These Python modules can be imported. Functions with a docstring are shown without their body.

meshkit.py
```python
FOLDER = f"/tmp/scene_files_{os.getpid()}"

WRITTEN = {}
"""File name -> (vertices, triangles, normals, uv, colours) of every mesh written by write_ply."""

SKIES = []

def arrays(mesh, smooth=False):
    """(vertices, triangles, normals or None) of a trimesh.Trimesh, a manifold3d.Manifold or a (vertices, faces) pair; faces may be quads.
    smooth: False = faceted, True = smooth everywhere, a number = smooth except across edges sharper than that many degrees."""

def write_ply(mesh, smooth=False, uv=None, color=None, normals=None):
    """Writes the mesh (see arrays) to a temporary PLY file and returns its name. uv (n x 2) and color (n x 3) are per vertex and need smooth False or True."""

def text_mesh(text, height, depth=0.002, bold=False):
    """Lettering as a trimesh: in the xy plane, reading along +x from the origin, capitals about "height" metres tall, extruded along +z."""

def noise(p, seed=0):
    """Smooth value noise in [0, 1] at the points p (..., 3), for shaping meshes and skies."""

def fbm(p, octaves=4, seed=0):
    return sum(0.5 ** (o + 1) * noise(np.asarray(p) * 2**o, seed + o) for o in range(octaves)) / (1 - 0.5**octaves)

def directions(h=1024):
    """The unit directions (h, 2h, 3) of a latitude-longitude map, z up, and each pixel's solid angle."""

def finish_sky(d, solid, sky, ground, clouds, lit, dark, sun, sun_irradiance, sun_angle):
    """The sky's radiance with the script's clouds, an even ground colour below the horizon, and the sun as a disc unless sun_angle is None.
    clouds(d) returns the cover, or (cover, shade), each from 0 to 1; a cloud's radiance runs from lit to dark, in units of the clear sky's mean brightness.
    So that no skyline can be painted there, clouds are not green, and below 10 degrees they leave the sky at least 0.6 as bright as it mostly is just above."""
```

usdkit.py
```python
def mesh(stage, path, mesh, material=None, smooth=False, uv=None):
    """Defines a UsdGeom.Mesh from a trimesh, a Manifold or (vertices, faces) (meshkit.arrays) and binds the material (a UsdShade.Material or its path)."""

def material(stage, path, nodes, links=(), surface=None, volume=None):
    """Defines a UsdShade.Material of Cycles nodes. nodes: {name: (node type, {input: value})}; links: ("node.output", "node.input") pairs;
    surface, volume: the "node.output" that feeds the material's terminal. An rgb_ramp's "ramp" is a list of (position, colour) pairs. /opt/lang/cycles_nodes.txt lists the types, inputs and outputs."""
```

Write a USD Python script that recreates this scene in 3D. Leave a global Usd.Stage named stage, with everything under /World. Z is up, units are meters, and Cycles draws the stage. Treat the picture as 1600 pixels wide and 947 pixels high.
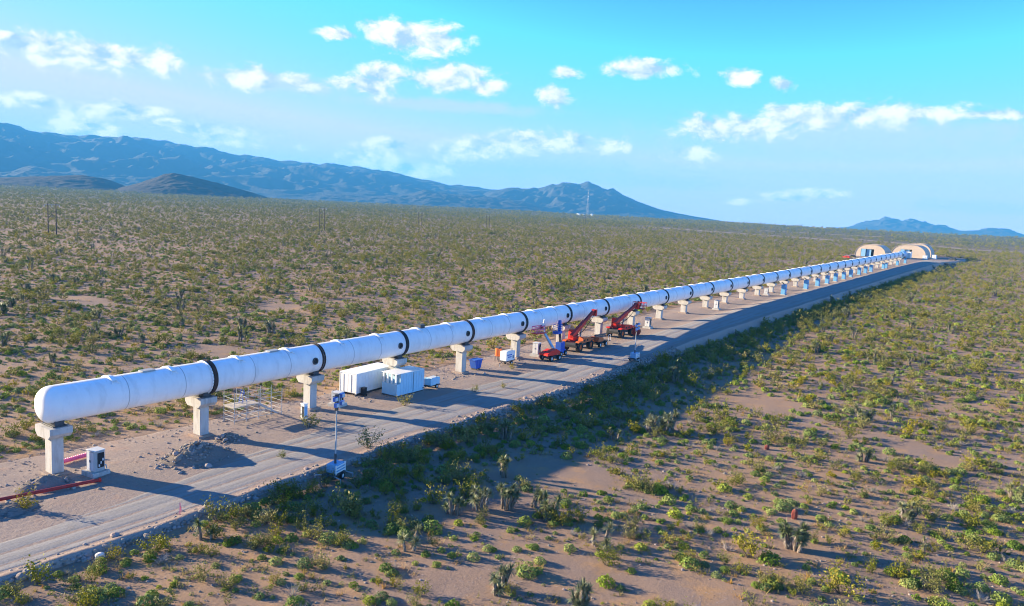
import math, random
import numpy as np, trimesh
import usdkit, meshkit
from pxr import Usd, UsdGeom, UsdLux, UsdShade, Gf, Sdf, Vt

stage = Usd.Stage.CreateInMemory()
UsdGeom.SetStageUpAxis(stage, 'Z'); UsdGeom.SetStageMetersPerUnit(stage, 1.0)
UsdGeom.Xform.Define(stage, '/World'); UsdGeom.Scope.Define(stage, '/World/Looks')
PI = math.pi

# ------------------------------------------------------------------ camera, sun, sky, exposure
CAM = np.array([69.35, 0.0, 24.88]); YAW, PITCH, ROLL = -0.59957, 0.12178, 0.05195
EXPOSURE = 2.0
FPX = 1200.0                                              # focal length in pixels of a 1600 pixel wide picture
fw = np.array([math.sin(YAW) * math.cos(PITCH), math.cos(YAW) * math.cos(PITCH), -math.sin(PITCH)])
rt = np.cross(fw, [0, 0, 1]); rt /= np.linalg.norm(rt); up = np.cross(rt, fw)
RX = rt * math.cos(ROLL) + up * math.sin(ROLL); UY = -rt * math.sin(ROLL) + up * math.cos(ROLL)
cam = UsdGeom.Camera.Define(stage, '/World/Camera')
cam.AddTransformOp().Set(Gf.Matrix4d(*[float(x) for x in (*RX, 0, *UY, 0, *(-fw), 0, *CAM, 1)]))
cam.CreateHorizontalApertureAttr(36.0); cam.CreateFocalLengthAttr(36.0 * FPX / 1600)
cam.CreateClippingRangeAttr(Gf.Vec2f(0.1, 60000)); cam.CreateExposureAttr(float(EXPOSURE))

SUN = np.array([-4.0, -1.4, 1.0]); SUN /= np.linalg.norm(SUN)
SUN_EL, SUN_AZ = math.asin(SUN[2]), math.atan2(SUN[0], SUN[1])
sun = UsdLux.DistantLight.Define(stage, '/World/sun')
sun.CreateIntensityAttr(1.25); sun.CreateAngleAttr(0.5); sun.CreateNormalizeAttr(True); sun.CreateColorAttr(Gf.Vec3f(1.0, 0.83, 0.58))
sx_ = np.cross([0, 0, 1], SUN); sx_ /= np.linalg.norm(sx_); sy_ = np.cross(SUN, sx_)
sun.AddTransformOp().Set(Gf.Matrix4d(*[float(q) for q in (*sx_, 0, *sy_, 0, *SUN, 0, 0, 0, 0, 1)]))


def view_dir(px, py):
    d = fw * FPX + (px - 800) * RX + (473.5 - py) * UY
    return d / np.linalg.norm(d)


def azel(px, py):
    d = view_dir(px, py)
    return math.atan2(d[0], d[1]) - YAW, math.asin(d[2])


SKY_STRENGTH, SKY_TINT = 0.072, (0.80, 1.34, 1.52)
CLOUDS = [(35, 72, 35, 10), (75, 80, 40, 20), (140, 88, 75, 15), (200, 88, 50, 14), (252, 95, 24, 18), (20, 58, 18, 6),
          (600, 48, 45, 14), (650, 60, 60, 24), (690, 62, 30, 20), (530, 53, 30, 7), (385, 123, 48, 14), (470, 127, 28, 11),
          (530, 130, 25, 9), (600, 115, 30, 15), (585, 135, 35, 17), (690, 122, 45, 20), (740, 112, 28, 13), (760, 135, 30, 11),
          (867, 150, 24, 15), (887, 113, 20, 10), (1005, 108, 50, 13), (1155, 118, 25, 11), (1227, 132, 18, 11),
          (1110, 203, 52, 17), (1180, 198, 50, 17), (1265, 186, 70, 17), (1370, 178, 75, 15), (1450, 176, 55, 10), (1545, 179, 55, 6), (1225, 172, 25, 8),
          (130, 192, 38, 22), (40, 157, 50, 9), (200, 174, 30, 10), (237, 172, 18, 6), (257, 191, 15, 5),
          (345, 212, 62, 13), (585, 243, 52, 16), (600, 226, 42, 8), (712, 236, 34, 18), (775, 232, 36, 17), (830, 222, 42, 18), (905, 222, 28, 14),
          (952, 228, 27, 13), (1082, 240, 30, 14), (640, 264, 62, 12), (470, 231, 9, 5), (1280, 302, 30, 6), (1222, 308, 28, 6), (1160, 315, 25, 5)]
VEILS = [(1350, 213, 240, 28), (845, 250, 170, 32), (60, 185, 150, 26), (690, 165, 150, 10), (1000, 283, 150, 10), (1540, 325, 80, 9), (300, 200, 120, 16), (430, 130, 120, 12)]


def sky_material():
    n = {"geo": ("geometry", {}), "sep": ("separate_xyz", {}), "az": ("math", {"math_type": "arctan2"}), "azs": ("math", {"math_type": "subtract", "value2": YAW}),
         "wrap": ("math", {"math_type": "wrap", "value2": PI / 5 * 1.0, "value3": -PI / 5 * 1.0}), "el": ("math", {"math_type": "arcsine"}), "q": ("combine_xyz", {"z": 0.0}),
         "sky": ("sky_texture", {"sky_type": "single_scattering", "sun_disc": False, "sun_elevation": SUN_EL, "sun_rotation": SUN_AZ, "altitude": 900.0,
                                 "air_density": 0.4, "aerosol_density": 0.0, "ozone_density": 1.0}),
         "gam": ("gamma", {"gamma": 2.0}), "tint": ("mix", {"mix_type": "multiply", "fac": 1.0, "color2": SKY_TINT}), "cap": ("mix", {"mix_type": "darken", "fac": 1.0, "color2": (3.0, 3.05, 5.4)})}
    l = [("geo.position", "sep.vector"), ("sep.x", "az.value1"), ("sep.y", "az.value2"), ("az.value", "azs.value1"), ("azs.value", "wrap.value1"),
         ("sep.z", "el.value1"), ("wrap.value", "q.x"), ("el.value", "q.y"), ("sky.color", "gam.color"), ("gam.color", "tint.color1"), ("tint.color", "cap.color1")]
    px = 1.0 / FPX

    def field(tag, blobs):
        last = None
        for i, (cx, cy, hw, hh) in enumerate(blobs):
            a, e = azel(cx, cy)
            w, h = hw * px * 1.1, hh * px * 1.1
            n[f"{tag}m{i}"] = ("vector_math", {"math_type": "multiply_add", "vector2": (1 / w, 1 / h, 0), "vector3": (-a / w, -e / h, 0)})
            n[f"{tag}l{i}"] = ("vector_math", {"math_type": "length"})
            l.extend([("q.vector", f"{tag}m{i}.vector1"), (f"{tag}m{i}.vector", f"{tag}l{i}.vector1")])
            if last is None:
                last = f"{tag}l{i}.value"
            else:
                n[f"{tag}n{i}"] = ("math", {"math_type": "smoothmin", "value3": 0.25})
                l.extend([(last, f"{tag}n{i}.value1"), (f"{tag}l{i}.value", f"{tag}n{i}.value2")]); last = f"{tag}n{i}.value"
        return last

    fc, fv = field("c", CLOUDS), field("v", VEILS)
    n["map"] = ("mapping", {"scale": (26.0, 40.0, 30.0)})
    n["no"] = ("noise_texture", {"scale": 1.0, "detail": 9.0, "roughness": 0.64, "distortion": 0.35})
    n["off"] = ("vector_math", {"math_type": "add", "vector2": (-0.35, 0.30, 0.0)})
    n["no2"] = ("noise_texture", {"scale": 1.0, "detail": 4.0, "roughness": 0.55, "distortion": 0.25})
    n["q3"] = ("combine_xyz", {})
    l += [("azs.value", "q3.x"), ("el.value", "q3.y"), ("q3.vector", "map.vector"), ("map.vector", "no.vector"), ("map.vector", "off.vector1"), ("off.vector", "no2.vector")]
    n["d"] = ("math", {"math_type": "multiply_add", "value2": -3.0}); n["cov"] = ("map_range", {"range_type": "smoothstep", "from_min": -0.22, "from_max": -1.05, "to_min": 0.0, "to_max": 0.97, "clamp": True})
    n["dv"] = ("math", {"math_type": "multiply_add", "value2": -1.8}); n["covv"] = ("map_range", {"range_type": "smoothstep", "from_min": 0.5, "from_max": -0.6, "to_min": 0.0, "to_max": 0.85, "clamp": True})
    l += [("no.fac", "d.value1"), (fc, "d.value3"), ("d.value", "cov.value"), ("no.fac", "dv.value1"), (fv, "dv.value3"), ("dv.value", "covv.value")]
    n["dif"] = ("math", {"math_type": "subtract"}); n["lit"] = ("map_range", {"from_min": -0.16, "from_max": 0.10, "to_min": 0.0, "to_max": 1.0, "clamp": True})
    n["cc"] = ("mix", {"color1": (1.9, 2.5, 3.05), "color2": (4.8, 4.5, 4.3)})
    l += [("no.fac", "dif.value1"), ("no2.fac", "dif.value2"), ("dif.value", "lit.value"), ("lit.result", "cc.fac")]
    n["m1"] = ("mix", {"color2": (2.55, 2.95, 3.3)}); n["m2"] = ("mix", {})
    n["bg"] = ("background_shader", {"strength": SKY_STRENGTH})
    l += [("covv.result", "m1.fac"), ("cap.color", "m1.color1"), ("cov.result", "m2.fac"), ("m1.color", "m2.color1"), ("cc.color", "m2.color2"), ("m2.color", "bg.color")]
    return usdkit.material(stage, '/World/Looks/sky', n, l, surface="bg.background")


dome = UsdLux.DomeLight.Define(stage, '/World/sky')
UsdShade.MaterialBindingAPI.Apply(dome.GetPrim()).Bind(sky_material())

# ------------------------------------------------------------------ materials
_M = {}


def mat(name, color, rough=0.6, var=0.0, scale=3.0, bump=0.0, bscale=40.0, metal=0.0, dirt=None, dirt_amt=0.5, dirt_scale=1.2, spec=0.3, rnd=0.0, translucent=0.0, stretch=None):
    """A principled surface: colour with noise variation, dirt patches, fine relief, and a change from copy to copy."""
    n = {"geo": ("geometry", {}), "p": ("principled_bsdf", {"base_color": color, "roughness": rough, "metallic": metal, "specular_ior_level": spec})}
    l, out = [], None
    src = "geo.position"
    if stretch:
        n["mp"] = ("mapping", {"scale": stretch}); l.append((src, "mp.vector")); src = "mp.vector"
    if var:
        n["n1"] = ("noise_texture", {"scale": scale, "detail": 5.0, "roughness": 0.6})
        n["r1"] = ("rgb_ramp", {"ramp": [(0.25, tuple(c * (1 - var) for c in color)), (0.75, tuple(min(1, c * (1 + var)) for c in color))]})
        l += [(src, "n1.vector"), ("n1.fac", "r1.fac")]; out = "r1.color"
    if dirt:
        n["n2"] = ("noise_texture", {"scale": dirt_scale, "detail": 6.0, "roughness": 0.65})
        n["mr"] = ("map_range", {"from_min": 0.50, "from_max": 0.72, "to_min": 0.0, "to_max": dirt_amt, "clamp": True})
        n["mx"] = ("mix", {"color1": color, "color2": dirt})
        l += [(src, "n2.vector"), ("n2.fac", "mr.value"), ("mr.result", "mx.fac")]
        if out:
            l.append((out, "mx.color1"))
        out = "mx.color"
    if rnd:
        n["oi"] = ("object_info", {}); n["rm"] = ("map_range", {"from_min": 0.0, "from_max": 1.0, "to_min": 1 - rnd, "to_max": 1 + rnd})
        n["hs"] = ("hsv", {"color": color}); n["rh"] = ("map_range", {"from_min": 0.0, "from_max": 1.0, "to_min": 0.53, "to_max": 0.475})
        n["m7"] = ("math", {"math_type": "multiply", "value2": 7.31}); n["fr"] = ("math", {"math_type": "fraction"}); n["rs_"] = ("map_range", {"from_min": 0.0, "from_max": 1.0, "to_min": 0.78, "to_max": 1.15})
        l += [("oi.random", "rm.value"), ("rm.result", "hs.value"), ("oi.random", "rh.value"), ("rh.result", "hs.hue"), ("oi.random", "m7.value1"), ("m7.value", "fr.value1"), ("fr.value", "rs_.value"), ("rs_.result", "hs.saturation")]
        if out:
            l.append((out, "hs.color"))
        out = "hs.color"
    if out:
        l.append((out, "p.base_color"))
    if bump:
        n["nb"] = ("noise_texture", {"scale": bscale, "detail": 4.0}); n["bp"] = ("bump", {"strength": bump, "distance": 0.02})
        l += [("geo.position", "nb.vector"), ("nb.fac", "bp.height"), ("bp.normal", "p.normal")]
    surf = "p.BSDF"
    if translucent:
        n["tr"] = ("translucent_bsdf", {"color": tuple(min(1, c * 1.3) for c in color)}); n["ms"] = ("mix_closure", {"fac": translucent})
        if out:
            l.append((out, "tr.color"))
        l += [("p.BSDF", "ms.closure1"), ("tr.BSDF", "ms.closure2")]; surf = "ms.closure"
    _M[name] = usdkit.material(stage, '/World/Looks/' + name, n, l, surface=surf)
    return _M[name]


M = {}
M['white'] = mat('tube_white', (0.78, 0.78, 0.77), 0.45, 0.05, 0.6, dirt=(0.40, 0.37, 0.34), dirt_amt=0.30, dirt_scale=0.8, stretch=(0.8, 1.3, 0.35))
M['white_end'] = mat('tube_end_white', (0.78, 0.78, 0.76), 0.4, 0.04, 0.8)
M['seam'] = mat('seam_grey', (0.42, 0.42, 0.43), 0.5, 0.12, 2.0)
M['rust'] = mat('rusty_steel', (0.045, 0.028, 0.022), 0.8, 0.5, 4.0, dirt=(0.12, 0.045, 0.025), dirt_amt=0.7)
M['black'] = mat('black_rubber', (0.018, 0.018, 0.019), 0.7, 0.3, 5.0)
M['dark'] = mat('dark_steel', (0.06, 0.06, 0.065), 0.55, 0.3, 4.0)
M['steel'] = mat('galvanised_steel', (0.37, 0.38, 0.39), 0.6, 0.15, 3.0, metal=0.0)
M['concrete'] = mat('concrete', (0.46, 0.44, 0.41), 0.85, 0.12, 1.6, bump=0.3, bscale=12.0, dirt=(0.26, 0.225, 0.19), dirt_amt=0.75, dirt_scale=1.1, stretch=(1.4, 1.4, 0.35))
M['paint'] = mat('white_painted_metal', (0.76, 0.76, 0.75), 0.5, 0.05, 1.0, dirt=(0.52, 0.46, 0.40), dirt_amt=0.35, dirt_scale=0.8)
M['grey'] = mat('grey_enclosure', (0.36, 0.37, 0.36), 0.5, 0.08, 2.0, dirt=(0.28, 0.24, 0.20), dirt_amt=0.4)
M['lightgrey'] = mat('light_grey_enclosure', (0.62, 0.63, 0.63), 0.5, 0.06, 1.5, dirt=(0.42, 0.38, 0.34), dirt_amt=0.35)
M['red'] = mat('red_paint', (0.68, 0.03, 0.018), 0.4, 0.12, 2.0, dirt=(0.22, 0.09, 0.06), dirt_amt=0.5, dirt_scale=2.0)
M['darkred'] = mat('dull_red_paint', (0.40, 0.028, 0.024), 0.5, 0.2, 2.0, dirt=(0.10, 0.05, 0.045), dirt_amt=0.6, dirt_scale=2.0)
M['orange'] = mat('orange_paint', (0.60, 0.13, 0.03), 0.45, 0.12, 2.0, dirt=(0.25, 0.12, 0.07), dirt_amt=0.5)
M['pink'] = mat('pink_plastic', (0.80, 0.13, 0.26), 0.5, 0.1, 2.0)
M['blue'] = mat('blue_paint', (0.03, 0.10, 0.42), 0.4, 0.12, 2.0, dirt=(0.10, 0.12, 0.20), dirt_amt=0.5, dirt_scale=2.0)
M['cabblue'] = mat('blue_grey_enclosure', (0.13, 0.36, 0.60), 0.5, 0.08, 1.5, dirt=(0.22, 0.33, 0.42), dirt_amt=0.4)
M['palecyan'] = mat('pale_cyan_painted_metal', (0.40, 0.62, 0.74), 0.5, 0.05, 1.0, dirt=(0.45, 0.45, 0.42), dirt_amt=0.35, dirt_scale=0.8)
M['skyblue'] = mat('pale_blue_paint', (0.22, 0.42, 0.62), 0.4, 0.1, 2.0)
M['glass'] = usdkit.material(stage, '/World/Looks/dark_glass', {"p": ("principled_bsdf", {"base_color": (0.02, 0.025, 0.03), "roughness": 0.08})}, [], surface="p.BSDF")
M['tan'] = mat('tan_canvas', (0.54, 0.43, 0.33), 0.8, 0.06, 0.5, dirt=(0.42, 0.33, 0.25), dirt_amt=0.4, dirt_scale=0.3)
M['wood'] = mat('weathered_wood', (0.085, 0.062, 0.048), 0.85, 0.25, 2.0)
M['palewood'] = mat('pale_timber', (0.45, 0.40, 0.34), 0.8, 0.15, 2.0)
M['creo_leaf'] = mat('creosote_leaf', (0.225, 0.215, 0.026), 0.6, rnd=0.38, translucent=0.18, spec=0.2)
M['burs_leaf'] = mat('bright_shrub_leaf', (0.20, 0.27, 0.046), 0.7, rnd=0.35, translucent=0.15, spec=0.2)
M['stem'] = mat('shrub_stem', (0.10, 0.085, 0.062), 0.9)
M['dead'] = mat('dead_grey_twig', (0.30, 0.27, 0.24), 0.9, rnd=0.2)
M['grass'] = mat('dry_grass', (0.40, 0.29, 0.10), 0.8, rnd=0.3, translucent=0.3, spec=0.1)
M['yuc_leaf'] = mat('yucca_leaf', (0.18, 0.20, 0.075), 0.5, rnd=0.25, translucent=0.1, spec=0.4)
M['yuc_trunk'] = mat('yucca_trunk', (0.16, 0.125, 0.095), 0.95, 0.4, 9.0, bump=0.6, bscale=14.0)
M['cactus'] = mat('red_barrel_cactus', (0.33, 0.10, 0.07), 0.8, 0.3, 8.0)
M['stone'] = mat('desert_stone', (0.26, 0.215, 0.185), 0.9, 0.25, 2.5, rnd=0.3)
M['palestone'] = mat('pale_stone', (0.62, 0.58, 0.54), 0.9, 0.2, 2.5)


def ground_mat(name, base, alt, patch, pebble, streak=None, far=None, pebble_amt=0.85, bump=0.4, peb_scale=3.6):
    n = {"geo": ("geometry", {}),
         "nb": ("noise_texture", {"scale": 0.045, "detail": 6.0, "roughness": 0.62}), "rb": ("map_range", {"from_min": 0.38, "from_max": 0.62, "clamp": True}),
         "mb": ("mix", {"color1": base, "color2": alt}),
         "np": ("noise_texture", {"scale": 0.35, "detail": 6.0, "roughness": 0.65}), "rp": ("map_range", {"from_min": 0.52, "from_max": 0.68, "to_max": 0.75, "clamp": True}),
         "mp": ("mix", {"color2": patch}),
         "v": ("voronoi_texture", {"scale": peb_scale, "randomness": 1.0}), "rv": ("map_range", {"from_min": 0.30, "from_max": 0.12, "to_max": pebble_amt, "clamp": True}),
         "nm": ("noise_texture", {"scale": 0.5, "detail": 3.0}), "rn": ("map_range", {"from_min": 0.45, "from_max": 0.65, "clamp": True}), "mu": ("math", {"math_type": "multiply"}),
         "sv": ("separate_color", {}), "rc": ("rgb_ramp", {"ramp": [(0, tuple(c * 0.2 for c in pebble)), (0.6, pebble), (1, tuple(min(1, c * 1.6) for c in pebble))]}),
         "mv": ("mix", {}),
         "nf": ("noise_texture", {"scale": 9.0, "detail": 5.0, "roughness": 0.7}), "rf": ("map_range", {"from_min": 0.25, "from_max": 0.75, "to_min": 0.72, "to_max": 1.28}),
         "mf": ("mix", {"mix_type": "multiply", "fac": 1.0}), "gr": ("combine_color", {}),
         "hb": ("math", {"math_type": "multiply_add", "value2": -0.5}), "bp": ("bump", {"strength": bump, "distance": 0.06}),
         "p": ("principled_bsdf", {"roughness": 0.95, "specular_ior_level": 0.1})}
    l = [("geo.position", x + ".vector") for x in ("nb", "np", "v", "nm", "nf")]
    l += [("nb.fac", "rb.value"), ("rb.result", "mb.fac"), ("np.fac", "rp.value"), ("rp.result", "mp.fac"), ("mb.color", "mp.color1"), ("v.distance", "rv.value"), ("nm.fac", "rn.value"),
          ("rv.result", "mu.value1"), ("rn.result", "mu.value2"), ("mu.value", "mv.fac"), ("v.color", "sv.color"), ("sv.r", "rc.fac"), ("rc.color", "mv.color2"), ("mp.color", "mv.color1"),
          ("nf.fac", "rf.value"), ("rf.result", "gr.r"), ("rf.result", "gr.g"), ("rf.result", "gr.b"), ("gr.color", "mf.color2"), ("mv.color", "mf.color1"),
          ("v.distance", "hb.value1"), ("nf.fac", "hb.value3"), ("hb.value", "bp.height"), ("bp.normal", "p.normal")]
    out = "mf.color"
    if streak:
        n["ms"] = ("mapping", {"scale": (4.0, 0.07, 1.0)}); n["ns"] = ("noise_texture", {"scale": 1.0, "detail": 6.0, "roughness": 0.8, "distortion": 1.6})
        n["rs"] = ("map_range", {"from_min": 0.3, "from_max": 0.7, "to_min": 1 - streak, "to_max": 1 + streak}); n["gs"] = ("combine_color", {}); n["mm"] = ("mix", {"mix_type": "multiply", "fac": 1.0})
        l += [("geo.position", "ms.vector"), ("ms.vector", "ns.vector"), ("ns.fac", "rs.value"), ("rs.result", "gs.r"), ("rs.result", "gs.g"), ("rs.result", "gs.b"), ("gs.color", "mm.color2"), (out, "mm.color1")]
        out = "mm.color"
    if far:                                             # beyond the built plants the plain takes the mean colour of soil and scrub, with tracks and washes
        n["ln"] = ("vector_math", {"math_type": "length"}); n["r8"] = ("map_range", {"from_min": 250.0, "from_max": 1500.0, "clamp": True})
        n["nc"] = ("noise_texture", {"scale": 0.006, "detail": 8.0, "roughness": 0.7}); n["rr"] = ("rgb_ramp", {"ramp": far})
        n["mfar"] = ("mix", {})
        l += [("geo.position", "ln.vector1"), ("ln.value", "r8.value"), ("geo.position", "nc.vector"), ("nc.fac", "rr.fac"), ("rr.color", "mfar.color2"), ("r8.result", "mfar.fac"), (out, "mfar.color1")]
        out = "mfar.color"
    l.append((out, "p.base_color"))
    return usdkit.material(stage, '/World/Looks/' + name, n, l, surface="p.BSDF")


M['desert'] = ground_mat('desert_soil', (0.345, 0.225, 0.14), (0.275, 0.20, 0.155), (0.44, 0.255, 0.115), (0.30, 0.25, 0.22),
                         far=[(0.30, (0.10, 0.095, 0.045)), (0.52, (0.13, 0.115, 0.06)), (0.68, (0.18, 0.145, 0.09)), (0.82, (0.26, 0.205, 0.15))])
M['pad'] = ground_mat('gravel_pad', (0.31, 0.245, 0.205), (0.34, 0.265, 0.215), (0.37, 0.25, 0.185), (0.33, 0.29, 0.27), pebble_amt=0.8, peb_scale=2.6, bump=0.7)
M['road'] = ground_mat('graded_road', (0.30, 0.28, 0.255), (0.34, 0.315, 0.28), (0.29, 0.26, 0.225), (0.28, 0.25, 0.23), streak=0.24, pebble_amt=0.25, bump=0.3)
M['mound'] = ground_mat('heaped_soil', (0.165, 0.14, 0.125), (0.20, 0.17, 0.15), (0.22, 0.175, 0.145), (0.34, 0.30, 0.27), pebble_amt=0.8, peb_scale=2.4, bump=0.9)
M['hill'] = ground_mat('dark_hill', (0.045, 0.038, 0.034), (0.035, 0.032, 0.028), (0.15, 0.105, 0.07), (0.1, 0.09, 0.08), pebble_amt=0.0, bump=0.0)
M['rock'] = ground_mat('mountain_rock', (0.060, 0.056, 0.052), (0.045, 0.044, 0.041), (0.105, 0.092, 0.082), (0.2, 0.18, 0.17), pebble_amt=0.0, bump=0.0)

# ------------------------------------------------------------------ helpers
_used = {}


def numbered(parent, name):
    k = (parent, name); i = _used.get(k, 0); _used[k] = i + 1
    return f"{parent}/{name}" if i == 0 else f"{parent}/{name}_{i:03d}"


def tag(p, label=None, cat=None, group=None, kind=None):
    p = p.GetPrim() if hasattr(p, 'GetPrim') else p
    for k, v in (('label', label), ('category', cat), ('group', group), ('kind', kind)):
        if v:
            p.SetCustomDataByKey(k, v)
    return p


def thing(name, label, cat, loc=(0, 0, 0), rz=0.0, group=None, scale=None):
    x = UsdGeom.Xform.Define(stage, numbered('/World', name))
    x.AddTranslateOp().Set(Gf.Vec3d(*[float(c) for c in loc]))
    if rz:
        x.AddRotateZOp().Set(math.degrees(rz))
    if scale:
        x.AddScaleOp().Set(Gf.Vec3f(*([scale] * 3 if np.ndim(scale) == 0 else scale)))
    return tag(x, label, cat, group)


def copy_of(src, name, label, loc, rz=0.0, scale=None, group=None, cat=None):
    was = src.GetCustomData()
    p = thing(name, label, cat or was['category'], loc, rz, group or was.get('group'), scale)
    p.GetReferences().AddInternalReference(src.GetPath()); p.SetInstanceable(True)
    return p


class MB:
    """Collects boxes, bars, tubes and discs; build() makes them ONE mesh of the scene."""

    def __init__(s):
        s.v, s.f, s.n = [], [], 0

    def add(s, v, f):
        v, f = np.asarray(v, float), np.asarray(f, int)
        s.v.append(v); s.f.append(f + s.n); s.n += len(v); return s

    def box(s, c, d, rz=0.0, ch=None):
        """A box centred at c with small chamfers, so that its edges catch the light."""
        hx, hy, hz = [k / 2 for k in d]; b = min(0.012 if ch is None else ch, 0.3 * min(hx, hy, hz))
        pts = [(a * (hx - (b if i != 0 else 0)), e * (hy - (b if i != 1 else 0)), g * (hz - (b if i != 2 else 0))) for a in (-1, 1) for e in (-1, 1) for g in (-1, 1) for i in range(3)]
        v = np.array(pts); h = trimesh.convex.convex_hull(v); v = np.array(h.vertices)
        if rz:
            cs, sn = math.cos(rz), math.sin(rz); v = v @ np.array([[cs, sn, 0], [-sn, cs, 0], [0, 0, 1]])
        return s.add(v + np.asarray(c), h.faces)

    def bar(s, a, b, w, h=None, upv=(0, 0, 1)):
        a, b = np.asarray(a, float), np.asarray(b, float); d = b - a; L = np.linalg.norm(d); d /= L; h = h or w
        sd = np.cross(d, upv)
        if np.linalg.norm(sd) < 1e-6:
            sd = np.cross(d, (1, 0, 0))
        sd /= np.linalg.norm(sd); u = np.cross(sd, d)
        v = [p + sd * i * w / 2 + u * j * h / 2 for p in (a, b) for i, j in ((-1, -1), (1, -1), (1, 1), (-1, 1))]
        return s.add(v, [(0, 1, 2), (0, 2, 3), (4, 6, 5), (4, 7, 6), (0, 5, 1), (0, 4, 5), (1, 6, 2), (1, 5, 6), (2, 7, 3), (2, 6, 7), (3, 4, 0), (3, 7, 4)])

    def tube(s, pts, r, n=8, caps=True):
        pts = np.asarray(pts, float); m = len(pts); r = np.broadcast_to(r, m)
        t = np.gradient(pts, axis=0); t /= np.linalg.norm(t, axis=1, keepdims=True)
        ref = np.array([0, 0, 1.0]) if abs(t[0, 2]) < 0.9 else np.array([1.0, 0, 0])
        v = []
        for i in range(m):
            a = np.cross(t[i], ref); a /= np.linalg.norm(a); b = np.cross(t[i], a)
            ang = np.arange(n) / n * 2 * PI
            v.append(pts[i] + r[i] * (np.cos(ang)[:, None] * a + np.sin(ang)[:, None] * b))
        v = np.vstack(v); f = []
        for i in range(m - 1):
            for k in range(n):
                a, b, c, d = i * n + k, i * n + (k + 1) % n, (i + 1) * n + (k + 1) % n, (i + 1) * n + k
                f += [(a, b, c), (a, c, d)]
        if caps:
            v = np.vstack([v, pts[0], pts[-1]]); z = m * n
            for k in range(n):
                f += [(z, (k + 1) % n, k), (z + 1, (m - 1) * n + k, (m - 1) * n + (k + 1) % n)]
        return s.add(v, np.array(f)[:, ::-1])

    def lathe(s, prof, axis, c=(0, 0, 0), n=48, a0=0.0, a1=2 * PI):
        """prof: (along, radius) pairs turned about the axis 'x', 'y' or 'z'; angles from +x (y) or so."""
        full = a1 - a0 > 2 * PI - 1e-6; m = n if full else n + 1
        ang = a0 + (a1 - a0) * np.arange(m) / n; prof = np.asarray(prof, float)
        P = []
        for t, r in prof:
            x, y = r * np.cos(ang), r * np.sin(ang); z = np.full(m, t)
            P.append(np.stack({'z': (x, y, z), 'y': (x, z, y), 'x': (z, x, y)}[axis], 1))
        v = np.vstack(P) + np.asarray(c); f = []
        for i in range(len(prof) - 1):
            for k in range(n):
                a, b = i * m + k, i * m + (k + 1) % m; c2, d = (i + 1) * m + (k + 1) % m, (i + 1) * m + k
                f += [(a, b, c2), (a, c2, d)]
        f = np.array(f)
        if axis != 'y':
            pass
        else:
            f = f[:, ::-1]
        return s.add(v, f)

    def prism(s, poly, axis, lo, hi):
        """A convex polygon extruded along an axis; poly in the two other axes."""
        poly = np.asarray(poly, float); k = len(poly)
        def at(t):
            z = np.full(k, t)
            return np.stack({'x': (z, poly[:, 0], poly[:, 1]), 'y': (poly[:, 0], z, poly[:, 1]), 'z': (poly[:, 0], poly[:, 1], z)}[axis], 1)
        h = trimesh.convex.convex_hull(np.vstack([at(lo), at(hi)]))
        return s.add(h.vertices, h.faces)

    def mesh(s):
        return np.vstack(s.v), np.vstack(s.f)

    def build(s, name, m, parent=None, smooth=False, label=None):
        path = numbered(str(parent.GetPath()) if parent is not None else '/World', name)
        me = usdkit.mesh(stage, path, s.mesh(), M[m] if isinstance(m, str) else m, smooth=smooth)
        if label:
            tag(me, label)
        return me.GetPrim()


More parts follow.
